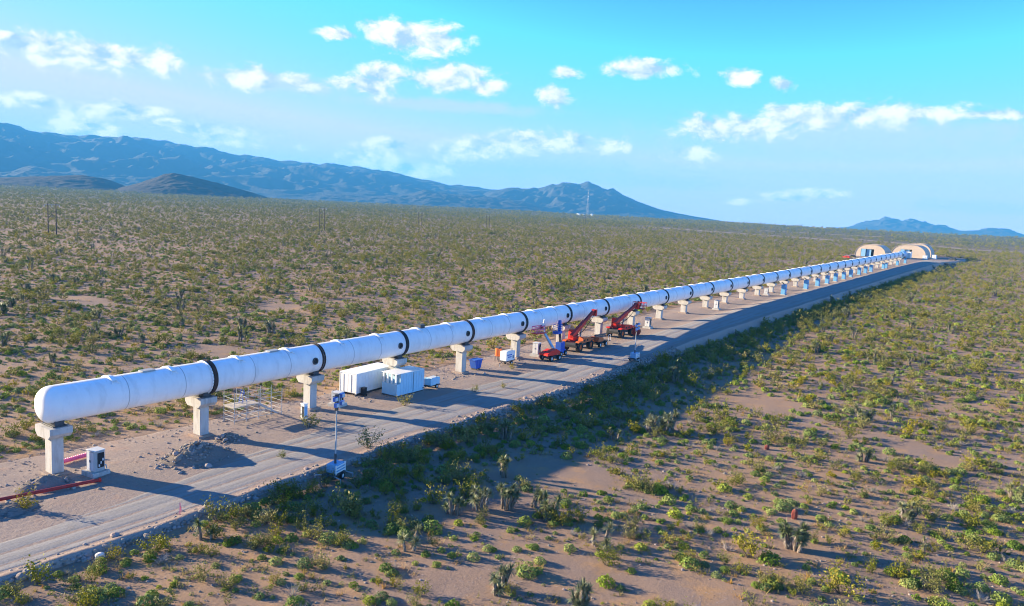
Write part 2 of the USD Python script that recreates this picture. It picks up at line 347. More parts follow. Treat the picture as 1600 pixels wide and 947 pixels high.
def B(*a, **k):
    return MB().box(*a, **k)


def grid_mesh(X, Y, Z):
    h, w = X.shape; v = np.stack([X, Y, Z], -1).reshape(-1, 3)
    i = np.arange(h * w).reshape(h, w)
    a, b, c, d = i[:-1, :-1].ravel(), i[:-1, 1:].ravel(), i[1:, 1:].ravel(), i[1:, :-1].ravel()
    f = np.vstack([np.stack([a, b, c], 1), np.stack([a, c, d], 1)])
    if np.cross(v[b[0]] - v[a[0]], v[c[0]] - v[a[0]])[2] < 0:
        f = f[:, ::-1]
    return v, f


def noise2(x, y, s, seed=0, oct=4):
    p = np.stack([np.asarray(x, float) / s, np.asarray(y, float) / s, np.full(np.shape(x), 0.37)], -1)
    return meshkit.fbm(p, oct, seed) - 0.5


# ------------------------------------------------------------------ the lie of the land
GY = [-300, 31, 46, 60, 90, 125, 160, 203, 300, 400, 505, 700, 1000, 3000]; GZ = [-1.2, -0.36, -0.02, 0.15, 0.28, 1.2, 2.0, 2.5, 3.3, 4.1, 5.0, 5.7, 6.2, 6.5]
TUBE_Y1, SEG = 46.41, 14.3283


def g_of(y):
    return np.interp(y, GY, GZ)


def tube_z(y):
    return 5.6997 + 0.00822 * y


def pad_left(y):
    return np.interp(y, [-60, 20, 45, 120, 200, 480, 530, 560, 680], [-12, -8.0, -5.0, -5.0, -6.5, -8, -30, -42, -42]) + 2.2 * noise2(np.asarray(y), np.zeros(np.shape(y)), 7.0, 5)


def pad_right(y):
    return np.interp(y, [-60, 20, 60, 130, 200, 300, 450, 540, 590, 640, 680], [16.9, 17.1, 16.4, 16.8, 18.0, 18.4, 19.3, 19.5, 24, 24, 18]) + 1.0 * noise2(np.asarray(y), np.ones(np.shape(y)), 6.0, 9)


PAD_Y0, PAD_Y1 = -70.0, 662.0


def bank(x, y):
    """Beyond the machines the road lies a little higher than the feet of the tube."""
    t = np.clip((np.asarray(x) - 4.5) / 6.0, 0, 1); return t * t * (3 - 2 * t) * np.interp(y, [100, 190, 300, 430, 520, 600], [0, 0.75, 0.9, 1.3, 1.0, 0.3])


def pad_z(x, y):
    z = g_of(y) + 0.22 * noise2(x, y, 9.0, 3) * np.clip((9.0 - np.asarray(x)) / 3, 0.15, 1) + 0.10 * noise2(x, y, 1.4, 4) * np.clip((9.0 - np.asarray(x)) / 3, 0.2, 1)
    return z + bank(x, y)


def desert_z(x, y):
    x, y = np.asarray(x, float), np.asarray(y, float)
    r = np.hypot(x - CAM[0], y)
    z = g_of(y) + 0.9 * noise2(x, y, 28.0, 1) * np.clip(r / 60, 0.5, 1) + 0.16 * noise2(x, y, 3.0, 2) * (r < 260)
    z += np.clip((r - 350) / 1500, 0, 1) * 9.0 * noise2(x, y, 420.0, 7)
    z += 10.0 * np.clip((r - 900) / 1700, 0, 1) ** 1.5 - 42.0 * np.clip((r - 2700) / 2000, 0, 1) ** 1.3
    drop = np.clip((x - 14.0) / 5.0, 0, 1) * np.clip((260 - x) / 240, 0, 1) * np.interp(y, [-50, 30, 60, 500, 700, 900], [0.15, 0.3, 0.75, 0.9, 0.6, 0.0])
    z -= drop
    inside = np.minimum(np.minimum(x - (pad_left(y) + 1.2), pad_right(y) - 0.6 - x), np.minimum(y - PAD_Y0 - 2, PAD_Y1 - 3 - y))
    z -= np.clip(inside / 1.5, 0, 1) * 0.9
    near = np.minimum(x - (pad_left(y) - 6), 0)
    blend = np.clip((x - (pad_left(y) - 9)) / 9, 0, 1) * (x < 5)                  # left of the pad the plain meets it level
    return z * (1 - 0 * blend)


# ------------------------------------------------------------------ ground, gravel pad, road
def build_ground():
    fine = np.radians(np.arange(-41, 41.01, 0.25)); coarse = np.radians(np.arange(41, 319, 6.0))[1:]
    ang = np.concatenate([fine, coarse, [fine[0] + 2 * PI]]) + YAW
    rad = np.concatenate([[0.5, 4, 10, 18, 26], 30 * 1.0115 ** np.arange(0, 540)]); rad = rad[rad < 9700]
    A, R = np.meshgrid(ang, rad); X, Y = CAM[0] + R * np.sin(A), CAM[1] + R * np.cos(A)
    v, f = grid_mesh(X, Y, desert_z(X, Y))
    tag(usdkit.mesh(stage, '/World/ground', (v, f), M['desert'], smooth=True), 'tan desert plain stretching to the mountains', 'ground', kind='structure')
    ys = np.concatenate([np.arange(PAD_Y0, 15, 1.5), np.arange(15, 150, 0.4), np.arange(150, PAD_Y1 + 0.1, 1.6)])
    u = np.linspace(0, 1, 96)
    L, Rr = pad_left(ys), pad_right(ys)
    X = (L - 1.5)[:, None] + (Rr + 2.6 - L + 1.5)[:, None] * u[None]; Y = np.repeat(ys[:, None], 96, 1)
    Z = pad_z(X, Y)
    e = np.clip((L[:, None] + 0.8 - X) / 2.3, 0, 1); Z -= e * 0.75
    e = np.clip((X - Rr[:, None]) / 2.6, 0, 1); Z -= e * (1.9 + bank(X, Y))
    Z += 0.28 * np.exp(-((X - Rr[:, None] + 0.3) / 0.45) ** 2) * np.interp(Y, [0, 20, 60, 90], [1, 1, 0.8, 0.3]) * (0.6 + 0.8 * noise2(X, Y, 1.5, 21))
    Z -= np.clip((PAD_Y0 + 4 - Y) / 4, 0, 1) * 1.2 + np.clip((Y - PAD_Y1 + 4) / 4, 0, 1) * 1.5
    tag(usdkit.mesh(stage, '/World/gravel_pad', grid_mesh(X, Y, Z), M['pad'], smooth=True), 'stony graded earth pad carrying the white tube', 'gravel pad', kind='structure')
    ys = np.concatenate([np.arange(PAD_Y0 + 5, 15, 1.5), np.arange(15, 150, 0.5), np.arange(150, 560, 1.6)])
    L = np.interp(ys, [-60, 20, 30, 40, 50, 60, 75, 100, 150, 560], [11.5, 10.9, 9.9, 8.6, 7.0, 6.3, 6.0, 6.8, 7.0, 7.0]) + 0.9 * noise2(ys, ys * 0, 4.0, 13); Rr = pad_right(ys) - 0.75 + 0.5 * noise2(ys, ys * 0, 3.0, 14)
    u = np.linspace(0, 1, 48); X = L[:, None] + (Rr - L)[:, None] * u[None]; Y = np.repeat(ys[:, None], 48, 1)
    edge = np.minimum(u, 1 - u) * 10
    rut = sum(0.03 * np.exp(-((X - c) / 0.35) ** 2) for c in (9.0, 10.8, 13.0, 14.8))
    Z = g_of(Y) + bank(X, Y) + 0.22 * noise2(X, Y, 9.0, 3) * 0.15 + 0.025 - 0.16 * np.clip(1 - edge, 0, 1)[None] - rut + 0.03 * noise2(X * 4, Y * 0.5, 1.5, 17)
    tag(usdkit.mesh(stage, '/World/road', grid_mesh(X, Y, Z), M['road'], smooth=True), 'grey graded dirt road beside the tube', 'road', kind='structure')


build_ground()


def surf(x, y):
    """Height of what one stands on at (x, y)."""
    if pad_left(np.array([y]))[0] + 0.6 < x < pad_right(np.array([y]))[0] + 0.1 and PAD_Y0 + 5 < y < PAD_Y1 - 5:
        return float(pad_z(np.array([x]), np.array([y]))[0])
    return float(desert_z(np.array([x]), np.array([y]))[0])


def pix(px, py, h=0.0):
    """The point of the land seen at a place of the photograph."""
    d = view_dir(px, py); z = 0.0
    for _ in range(30):
        P = CAM + d * ((z + h - CAM[2]) / d[2]); z = float(g_of(P[1]))
    return float(P[0]), float(P[1])


# ------------------------------------------------------------------ mountains
def range_of(name, label, skyline, dist, width, rough, seed, base=4.0, relief=0.6, foot=1.0):
    """A ridge whose crest runs along a line at its real distance; spurs and gullies come down on both sides."""
    pts = []
    for px_, py_ in skyline:
        d = view_dir(px_, py_); az = math.atan2(d[0], d[1]); tan = d[2] / math.hypot(d[0], d[1])
        pts.append((az, CAM[2] + dist * tan - base))
    pts = np.array(sorted(pts)); az = np.linspace(pts[0, 0], pts[-1, 0], max(120, int((pts[-1, 0] - pts[0, 0]) * 700)))
    crest = np.maximum(np.interp(az, pts[:, 0], pts[:, 1]), 0)
    t = np.concatenate([-np.linspace(1, 0.02, 90) ** 1.15, [0], np.linspace(0.05, 1, 24)])
    A, T = np.meshgrid(az, t); 
    from scipy.ndimage import gaussian_filter1d
    C = np.stack([gaussian_filter1d(crest, 0.6 + 26 * abs(q), mode='nearest') for q in t])
    R = dist + T * width
    X, Y = CAM[0] + R * np.sin(A), CAM[1] + R * np.cos(A)
    w = width * 0.22
    n1 = 1 - np.abs(2 * (meshkit.noise(np.stack([X / w, Y / w, np.zeros_like(X)], -1), seed))  - 1)
    n2 = 1 - np.abs(2 * (meshkit.noise(np.stack([X / w * 2.3, Y / w * 2.3, np.ones_like(X)], -1), seed + 1)) - 1)
    n3 = meshkit.fbm(np.stack([X / w * 5, Y / w * 5, np.ones_like(X)], -1), 3, seed + 2)
    n4 = 1 - np.abs(2 * (meshkit.noise(np.stack([X / w * 5.5, Y / w * 5.5, np.ones_like(X)], -1), seed + 5)) - 1)
    rid = 0.36 * n1 ** 1.5 + 0.36 * n2 ** 1.3 + 0.26 * n4 ** 1.2 + 0.2 * n3
    prof = (1 - np.abs(T)) ** 1.35
    Z = C * prof * (1 + relief * 1.6 * (rid - 0.55) * np.minimum(1, np.abs(T) * 2.6)) + rough * C * np.clip(1 - np.abs(T) * 4, 0, 1) * (n3 - 0.5) * 0.25
    Z = np.maximum(Z, 0) + base - 25 * (1 - prof) ** 6 - 3
    tag(usdkit.mesh(stage, numbered('/World', name), grid_mesh(X, Y, Z), M['hill' if name == 'hill' else 'rock'], smooth=60), label, 'mountain', kind='structure')


range_of('mountain_range', 'long blue mountain range sloping down from the left', [(-260, 170), (-160, 188), (-80, 182), (0, 192), (30, 195), (60, 207), (95, 209), (135, 212), (220, 213), (245, 219), (300, 227), (350, 237), (430, 248), (500, 256), (510, 253),
         (545, 260), (590, 265), (640, 274), (700, 288), (745, 292), (770, 296), (800, 300), (840, 306), (900, 318), (960, 332), (1010, 345)], 7200, 2700, 0.5, 3)
range_of('mountain', 'blue twin-topped mountain behind the lattice tower', [(700, 330), (740, 310), (770, 297), (800, 293), (840, 294), (862, 289), (880, 284), (905, 288), (920, 284), (950, 297), (958, 294), (975, 304), (1000, 316), (1030, 326), (1060, 333), (1100, 340), (1150, 348), (1180, 354)],
         6200, 1300, 0.5, 11)
range_of('foothill', 'dark blue foothill ridge in front of the mountain range', [(440, 318), (480, 306), (520, 301), (580, 306), (640, 303), (662, 296), (700, 302), (760, 306), (815, 313), (850, 322), (890, 334), (920, 345)], 5200, 1000, 0.5, 17)
range_of('foothill', 'low blue spur beneath the left end of the range', [(-160, 255), (-60, 262), (0, 272), (45, 257), (90, 266), (140, 272), (190, 281), (240, 287), (330, 296), (420, 312), (470, 322)], 5300, 1150, 0.5, 23)
range_of('hill', 'low dark flat-topped hill at the left edge', [(-160, 284), (-80, 278), (0, 276), (60, 274), (130, 272), (165, 278), (190, 287), (215, 298), (240, 310)], 2900, 430, 0.25, 31, relief=0.2)
range_of('hill', 'dark pointed hill with one sunlit tan flank', [(165, 300), (190, 291), (215, 285), (240, 277), (256, 271), (270, 269), (285, 271), (310, 277), (350, 287), (400, 301), (430, 311), (450, 318)], 2750, 420, 0.2, 37, relief=0.2)
range_of('mountain', 'pale blue rugged mountain at the far right', [(1290, 362), (1325, 356), (1345, 347), (1365, 345), (1380, 341), (1395, 340), (1410, 347), (1420, 343), (1440, 346), (1460, 351), (1480, 352), (1498, 361), (1520, 361), (1545, 356), (1575, 358), (1600, 367), (1660, 376), (1700, 384)],
         8700, 1000, 2.2, 41, relief=0.9)

# ------------------------------------------------------------------ the white tube
R = 1.65
NSEG = 33
ORD = ['first', 'second', 'third', 'fourth', 'fifth', 'sixth', 'seventh', 'eighth', 'ninth', 'tenth', 'eleventh', 'twelfth', 'thirteenth', 'fourteenth', 'fifteenth', 'sixteenth', 'seventeenth', 'eighteenth',
       'nineteenth', 'twentieth', 'twenty-first', 'twenty-second', 'twenty-third', 'twenty-fourth', 'twenty-fifth', 'twenty-sixth', 'twenty-seventh', 'twenty-eighth', 'twenty-ninth', 'thirtieth', 'thirty-first', 'thirty-second', 'thirty-third', 'thirty-fourth', 'thirty-fifth']


def sheared(mb, y0):
    for v in mb.v:
        v[:, 2] += tube_z(v[:, 1])
    return mb


def build_tube():
    t = thing('test_tube', 'long white steel tube raised on concrete pylons across the desert', 'tube')
    ring_y = [TUBE_Y1 + k * SEG for k in range(NSEG)]            # joint rings
    ends = [TUBE_Y1 - 15.0] + ring_y
    rng = random.Random(5)
    for k in range(NSEG):
        y0, y1 = ends[k], ends[k + 1]
        n = 72 if k < 12 else 40
        prof = [(y0 + 0.05, R), (y0 + 1.0, R), ((y0 + y1) / 2, R), (y1 - 1.0, R), (y1 - 0.05, R)]
        seg = sheared(MB().lathe(prof, 'y', n=n), y0).build('tube_segment', 'white', t, smooth=40)
        L = y1 - y0
        for fr in ((0.40, 0.78) if k == 0 else (0.335, 0.665)):       # welds
            y = y0 + fr * L
            sheared(MB().lathe([(y - 0.05, R - 0.01), (y - 0.03, R + 0.010), (y + 0.03, R + 0.010), (y + 0.05, R - 0.01)], 'y', n=n), y).build('weld_seam', 'seam', seg, smooth=40)
        for fr in ((0.33, 0.72) if k == 0 else (0.24, 0.70)):       # raised lifting bands over the top
            y = y0 + fr * L; b = MB()
            a0, a1 = PI / 2 - 0.62, PI / 2 + 0.62
            b.lathe([(y - 0.30, R - 0.01), (y - 0.20, R + 0.13), (y + 0.20, R + 0.13), (y + 0.30, R - 0.01)], 'y', n=18, a0=a0, a1=a1)
            for s in (-1, 1):                                           # the ends of a band fan out into two fingers
                for o in (-0.2, 0.2):
                    th = [PI / 2 + s * (0.60 + 0.05 * i) for i in range(5)]
                    b.tube([((R + 0.03) * math.cos(q), y + o * (1 + 0.25 * i), (R + 0.03) * math.sin(q)) for i, q in enumerate(th)], [0.06, 0.055, 0.05, 0.04, 0.02], 6)
            sheared(b, y).build('lifting_band', 'white_end', seg, smooth=40)
        if 1 <= k:                                                    # blind porthole close to each joint
            y = y1 - 1.35; a = math.radians(2); c = np.array([R * math.cos(a), y, R * math.sin(a)])
            p = sheared(MB().lathe([(-0.05, 0.40), (0.10, 0.40), (0.12, 0.37), (0.12, 0.30)], 'x', c=c, n=24), y).build('porthole', 'dark' if k % 5 else 'rust', seg, smooth=40)
            sheared(MB().lathe([(0.06, 0.30), (0.065, 0.0)], 'x', c=c, n=24), y).build('porthole_cover', 'black', seg)
        if k in (0, 1, 3):
            y = y0 + (0.57 if k < 2 else 0.30) * L
            if k < 2:
                sheared(MB().box((0.1, y, R + 0.07), (0.8, 1.3, 0.12)), y).build('top_hatch', 'grey', seg)
            else:
                sheared(MB().box((0.0, y, R + 0.22), (0.9, 0.9, 0.5)), y).build('top_vent', 'dark', seg)
    # the domed near end
    y0 = ends[0]; prof = [(y0 + 0.05, R)] + [(y0 - 1.15 * math.sin(q), R * math.cos(q) ** 0.62) for q in np.linspace(0.0, PI / 2 - 0.02, 14)] + [(y0 - 1.151, 0.0)]
    sheared(MB().lathe([p for p in prof][::-1], 'y', n=72), y0).build('domed_end', 'white_end', t, smooth=50)
    # joints
    for k, y in enumerate(ring_y):
        n = 72 if k < 12 else 40
        if k == 0:
            r = sheared(MB().lathe([(y - 0.20, R), (y - 0.18, R + 0.16), (y + 0.20, R + 0.16), (y + 0.22, R)], 'y', n=n), y).build('joint_ring', 'rust', t, smooth=40, label='thick rusty joint ring with bolted white flange')
            sheared(MB().lathe([(y - 0.44, R), (y - 0.43, R + 0.12), (y - 0.34, R + 0.12), (y - 0.33, R)], 'y', n=n), y).build('flange', 'white_end', r, smooth=40)
            b = MB()
            for q in np.arange(0, 2 * PI, PI / 16):
                b.bar(((R + 0.12) * math.cos(q), y - 0.38, (R + 0.12) * math.sin(q)), ((R + 0.12) * math.cos(q), y + 0.1, (R + 0.12) * math.sin(q)), 0.05)
            sheared(b, y).build('bolts', 'dark', r)
        elif k == 1:
            for o in (-0.16, 0.16):
                sheared(MB().lathe([(y + o - 0.09, R), (y + o - 0.08, R + 0.07), (y + o + 0.08, R + 0.07), (y + o + 0.09, R)], 'y', n=n), y).build('joint_ring', 'rust', t, smooth=40)
        else:
            sheared(MB().lathe([(y - 0.27, R), (y - 0.26, R + 0.10), (y + 0.26, R + 0.10), (y + 0.27, R)], 'y', n=n), y).build('joint_ring', 'black' if k % 3 else 'rust', t, smooth=40)
    # gate section at the far end
    y = ring_y[-1]
    sheared(MB().lathe([(y + 0.05, R * 0.55), (y + 2.6, R * 0.55), (y + 2.6, R * 1.25), (y + 4.2, R * 1.25), (y + 4.2, R), (y + 16, R), (y + 16, 0)], 'y', n=40), y).build('gate_section', 'skyblue', t, smooth=40)
    return ring_y


RING_Y = build_tube()


def pylons():
    ys = [TUBE_Y1 - 14.9] + [y - 0.6 for y in RING_Y]
    for i, y in enumerate(ys):
        gz = surf(0.0, y); top = tube_z(y) - R - 0.22
        look = 'square concrete pylon with chamfered cap, %s from the domed end of the tube' % ORD[i]
        t = thing('concrete_pylon', look, 'pylon', (0, y, gz), group='concrete pylons under the white tube')
        H = top - gz
        MB().box((0, 0, (H - 0.95 - 0.4) / 2), (1.25, 1.0, H - 0.95 + 0.4), ch=0.04).build('column', 'concrete', t)
        MB().prism([(-1.35, H), (1.35, H), (1.35, H - 0.55), (0.95, H - 0.952), (-0.95, H - 0.952), (-1.35, H - 0.55)], 'y', -0.95, 0.95).build('cap', 'concrete', t)
        MB().box((0, 0, 0.06), (2.0, 1.7, 0.34), ch=0.05).build('footing', 'pad', t)
        b = MB(); n = 14
        zc = tube_z(y) - gz; a = np.linspace(-PI / 2 - 0.62, -PI / 2 + 0.62, n)
        poly = [((R - 0.02) * math.cos(q), zc + (R - 0.02) * math.sin(q)) for q in a]
        for p, q in zip(poly[:-1], poly[1:]):
            b.prism([p, q, (q[0], H), (p[0], H)], 'y', -0.35, 0.45)
        b.box((0, 0.05, H + 0.05), (2.1, 1.2, 0.12))
        b.build('bearing_saddle', 'dark', t)


pylons()


# ------------------------------------------------------------------ equipment along the pad
def at(x, y):
    return (x, y, surf(x, y))


def electrical_cabinet(x, y, rz, label, h=1.85):
    t = thing('electrical_cabinet', label, 'electrical cabinet', at(x, y), rz, 'grey electrical cabinets along the tube')
    B((0, 0, 0.12), (1.7, 1.6, 0.5)).build('plinth', 'concrete', t)
    B((0, 0, 0.37 + h / 2), (1.05, 1.0, h)).build('housing', 'grey', t)
    B((0, 0, 0.40 + h), (1.15, 1.1, 0.07)).build('lid', 'lightgrey', t)
    for s in (-1, 1):
        d = B((s * 0.25, -0.515, 0.37 + h / 2), (0.46, 0.03, h * 0.9)).build('door', 'lightgrey', t)
        B((s * 0.07, -0.545, 0.37 + h / 2), (0.03, 0.04, 0.22)).build('handle', 'dark', d)
    B((0.535, 0.12, 0.40 + h * 0.52), (0.05, 0.6, h * 0.72)).build('open_bay', 'black', t)
    b = MB()
    for k in range(3):
        b.box((0.57, -0.05 + 0.17 * k, 0.9 + 0.25 * k), (0.06, 0.12, 0.22))
    b.build('breaker', 'lightgrey', t)
    MB().tube([(0.3, 0.9, -0.1), (0.3, 0.75, 0.7), (0.3, 0.45, 0.9)], 0.05, 8).build('conduit', 'steel', t)
    return t


electrical_cabinet(*pix(150, 741), 0.1, 'grey electrical cabinet on a concrete plinth beside the first pylon')
electrical_cabinet(*pix(527, 634), 0.2, 'weathered grey cabinet standing before the long white office container', 1.3)
electrical_cabinet(*pix(838, 556), 0.1, 'grey electrical cabinet just left of the red boom lift')
electrical_cabinet(*pix(1012, 513), 0.05, 'grey electrical cabinet right of the second red telehandler')
electrical_cabinet(*pix(1119, 484), 0.05, 'grey electrical cabinet beyond the machines, below the eleventh joint of the tube', 2.0)
electrical_cabinet(*pix(1197, 461), 0.05, 'farthest grey electrical cabinet, just before the first tall blue cabinet', 1.6)


def pump_cabinet(x, y, label, h, w=1.9):
    t = thing('pump_cabinet', label, 'cabinet', at(x, y), 0, 'tall blue pump cabinets along the far tube')
    B((0, 0, 0.05), (1.5, w + 0.3, 0.3)).build('base', 'concrete', t)
    B((0, 0, 0.2 + h / 2), (1.2, w, h)).build('housing', 'cabblue', t)
    B((0, 0, 0.24 + h), (1.3, w + 0.1, 0.08)).build('lid', 'cabblue', t)
    MB().lathe([(0.0, 0.30), (0.05, 0.30), (0.06, 0.24), (0.02, 0.0)], 'x', c=(0.6, -0.25, 0.2 + h * 0.68), n=18).build('fan', 'dark', t)
    b = MB()
    for k in range(4):
        b.box((0.615, 0.3, 0.55 + 0.12 * k), (0.03, 0.7, 0.05))
    b.build('vent', 'dark', t)
    B((0.615, -0.45, 0.2 + h * 0.28), (0.03, 0.55, h * 0.42)).build('door', 'skyblue', t)
    MB().tube([(-0.1, 0, 0.2 + h), (-0.3, 0, h + 0.7), (-0.9, 0, h + 1.0)], 0.12, 8).build('pipe', 'dark', t)


PC = [(1224, 461, 2.9), (1259, 452, 2.8), (1277, 447, 2.5), (1292, 443.5, 2.8), (1305, 440, 2.9), (1318, 436.5, 2.6), (1329, 433, 2.9), (1341, 429.5, 3.0), (1350, 427, 2.9), (1360, 425, 3.0), (1377, 420, 2.4), (1382, 419, 2.4), (1398, 414.5, 2.4), (1410, 411.5, 2.8)]
for i, (a, b_, h) in enumerate(PC):
    x, y = pix(a, b_)
    pump_cabinet(min(max(x, 3.6), 5.2), y, 'tall blue cabinet beside the tube, %s in the row going away' % ORD[i], h)


def container_long():
    x0, y0 = -0.75, 68.2; rz = math.radians(5)
    t = thing('office_container', 'long white site container lying under the tube before the fourth pylon', 'container', at(-2.1, 71.6), rz)
    L, W, H = 7.4, 2.7, 2.55
    B((0, 0, 0.28 + H / 2), (W, L, H), ch=0.03).build('body', 'paint', t)
    B((0, 0, 0.30 + H), (W + 0.12, L + 0.12, 0.08)).build('roof', 'white_end', t)
    for sx in (-1, 1):
        for sy in (-1, 1):
            B((sx * (W / 2 + 0.004), sy * (L / 2 + 0.004), 0.26 + H / 2), (0.14, 0.14, H)).build('corner_post', 'white_end', t)
    for s in (-0.25, 0.25):
        d = B((s * W * 0.93, -L / 2 - 0.025, 0.25 + H / 2), (W * 0.44, 0.04, H * 0.92)).build('door', 'paint', t)
        MB().bar((s * W * 0.93 - 0.1, -L / 2 - 0.07, 0.4), (s * W * 0.93 - 0.1, -L / 2 - 0.07, H + 0.1), 0.035).build('lock_bar', 'steel', d)
    for y in np.arange(-L / 2 + 0.5, L / 2 - 0.3, 0.62):
        B((W / 2 + 0.012, y, 0.28 + H / 2), (0.03, 0.05, H - 0.25)).build('rib', 'paint', t)
    for s in (-1, 1):
        B((s * (W / 2 - 0.2), 0, 0.1), (0.18, L, 0.36)).build('skid', 'dark', t)


def container_slatted():
    t = thing('storage_container', 'short pale cyan container with four upright white slats on its open front', 'container', at(2.25, 73.8), math.radians(1))
    L, W, H = 5.3, 2.6, 2.8
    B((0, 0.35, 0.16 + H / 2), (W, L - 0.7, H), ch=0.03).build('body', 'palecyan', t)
    B((0, 0.0, 0.18 + H), (W + 0.1, L + 0.1, 0.07)).build('roof', 'white_end', t)
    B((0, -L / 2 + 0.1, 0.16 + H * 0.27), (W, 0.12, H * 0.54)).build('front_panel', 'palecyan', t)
    for s in (-1, 1):
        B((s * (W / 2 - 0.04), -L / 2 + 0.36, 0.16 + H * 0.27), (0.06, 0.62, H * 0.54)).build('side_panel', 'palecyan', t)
    for k in range(4):
        B((-W / 2 + 0.25 + k * 0.70, -L / 2 + 0.06, 0.16 + H * 0.76), (0.26, 0.08, H * 0.47)).build('slat', 'white_end', t)
    for y in np.arange(-1.7, 2.4, 0.5):
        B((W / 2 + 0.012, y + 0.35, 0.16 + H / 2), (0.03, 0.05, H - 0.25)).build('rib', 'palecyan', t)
    B((W / 2 + 0.02, 0.5, 0.16 + H / 2), (0.035, 0.035, H - 0.2)).build('door_joint', 'dark', t)
    for s in (-1, 1):
        B((s * (W / 2 - 0.15), 0, 0.02), (0.16, L, 0.3)).build('skid', 'dark', t)


container_long(); container_slatted()
t = thing('waste_bin', 'black wheeled bin against the long white container', 'bin', at(0.05, 68.9))
B((0, 0, 0.6), (0.5, 0.6, 0.95)).build('body', 'black', t); B((0, 0, 1.1), (0.56, 0.66, 0.06)).build('lid', 'dark', t)
for s in (-1, 1):
    MB().lathe([(-0.04, 0.0), (-0.04, 0.13), (0.04, 0.13), (0.04, 0.0)], 'x', c=(s * 0.22, 0.25, 0.13), n=14).build('wheel', 'black', t)


def wheel(parent, c, r, w, rim='lightgrey', axis='x'):
    y = MB().lathe([(-w / 2, r * 0.55), (-w / 2, r * 0.92), (-w * 0.35, r), (w * 0.35, r), (w / 2, r * 0.92), (w / 2, r * 0.55)], axis, c=c, n=22).build('wheel', 'black', parent, smooth=40)
    MB().lathe([(-w * 0.36, 0.0), (-w * 0.36, r * 0.58), (w * 0.36, r * 0.58), (w * 0.36, r * 0.2), (w * 0.44, r * 0.18), (w * 0.44, 0.0)], axis, c=c, n=18).build('rim', rim, y, smooth=40)


def generator(x, y, rz, label, name='generator', L=2.4, W=1.25, H=1.5, lift=0.75, marks=True, m='paint'):
    t = thing(name, label, 'generator', at(x, y), rz)
    B((0, 0, lift + H / 2), (W, L, H), ch=0.05).build('canopy', m, t)
    B((0, 0, lift + H + 0.02), (W * 0.7, L * 0.6, 0.06)).build('roof_panel', 'lightgrey', t)
    B((0, 0, lift - 0.08), (W * 0.9, L + 0.3, 0.16)).build('chassis', 'dark', t)
    for s in (-1, 1):
        wheel(t, (s * (W / 2 - 0.02), 0.3, 0.33), 0.33, 0.2)
    MB().bar((0, -L / 2, lift - 0.1), (0, -L / 2 - 1.1, 0.4), 0.1).build('drawbar', 'dark', t)
    MB().bar((0, -L / 2 - 0.9, 0.45), (0, -L / 2 - 0.9, -0.02), 0.07).build('jack', 'steel', t)
    if marks:
        for k in range(2):
            B((W / 2 + 0.006, -0.35 + 0.05 * k, lift + H * (0.62 - 0.22 * k)), (0.012, 1.3 - 0.3 * k, 0.16)).build('blue_stripe', 'blue', t)
        for k in range(3):
            B((W / 2 + 0.008, 0.55 + 0.16 * k, lift + H * 0.35), (0.012, 0.07, 0.5)).build('louvre', 'dark', t)
    MB().tube([(0.3, L * 0.3, lift + H), (0.3, L * 0.3, lift + H + 0.3)], 0.06, 8).build('exhaust', 'dark', t)


generator(1.9, 98.2, 0.02, 'white towable generator with blue stripes, between the fifth and sixth pylon')
generator(3.4, 78.3, 0.05, 'small low pale cyan generator beyond the slatted container', L=2.0, W=1.2, H=0.95, lift=0.55, marks=False, m='palecyan')
t = thing('fuel_tank', 'orange fuel tank on a dark stand behind the striped generator', 'tank', at(-0.6, 99.2))
MB().lathe([(-0.65, 0.0), (-0.65, 0.5), (-0.6, 0.55), (0.6, 0.55), (0.65, 0.5), (0.65, 0.0)], 'z', c=(0, 0, 1.45), n=22).build('body', 'orange', t, smooth=40)
B((0, 0, 2.2), (0.7, 0.7, 0.2)).build('cap', 'dark', t)
for sx in (-1, 1):
    for sy in (-1, 1):
        B((sx * 0.35, sy * 0.35, 0.38), (0.08, 0.08, 0.85)).build('leg', 'dark', t)

x, y = pix(743, 577)
t = thing('skip_bin', 'blue tapered steel skip right of the fifth pylon', 'bin', at(x, y))
b = MB()
b.prism([(-0.55, 0.25), (0.55, 0.25), (0.95, 1.55), (-0.95, 1.55)], 'x', -0.55, 0.55)
b.build('body', 'blue', t)
for s in (-1, 1):
    B((s * 0.60, 0, 1.55), (0.10, 2.0, 0.12)).build('rim_rail', 'blue', t)
    B((0, s * 0.98, 1.55), (1.3, 0.10, 0.12)).build('rim_rail', 'blue', t)
    B((0.57, s * 0.35, 0.85), (0.07, 0.09, 1.2)).build('rib', 'blue', t)
    B((0, s * 0.35, 0.12), (1.0, 0.18, 0.26)).build('skid', 'dark', t)

x, y = pix(475, 654)
t = thing('meter_post', 'slim white meter cabinet with dark door in front of the third pylon', 'cabinet', at(x, y))
B((0, 0, 0.85), (0.6, 0.5, 1.7)).build('housing', 'paint', t); B((0, 0, 1.73), (0.7, 0.6, 0.07)).build('lid', 'white_end', t)
B((0.1, -0.262, 0.85), (0.34, 0.02, 1.2)).build('door', 'dark', t); B((0.31, 0.02, 0.85), (0.02, 0.36, 1.2)).build('side_door', 'skyblue', t)


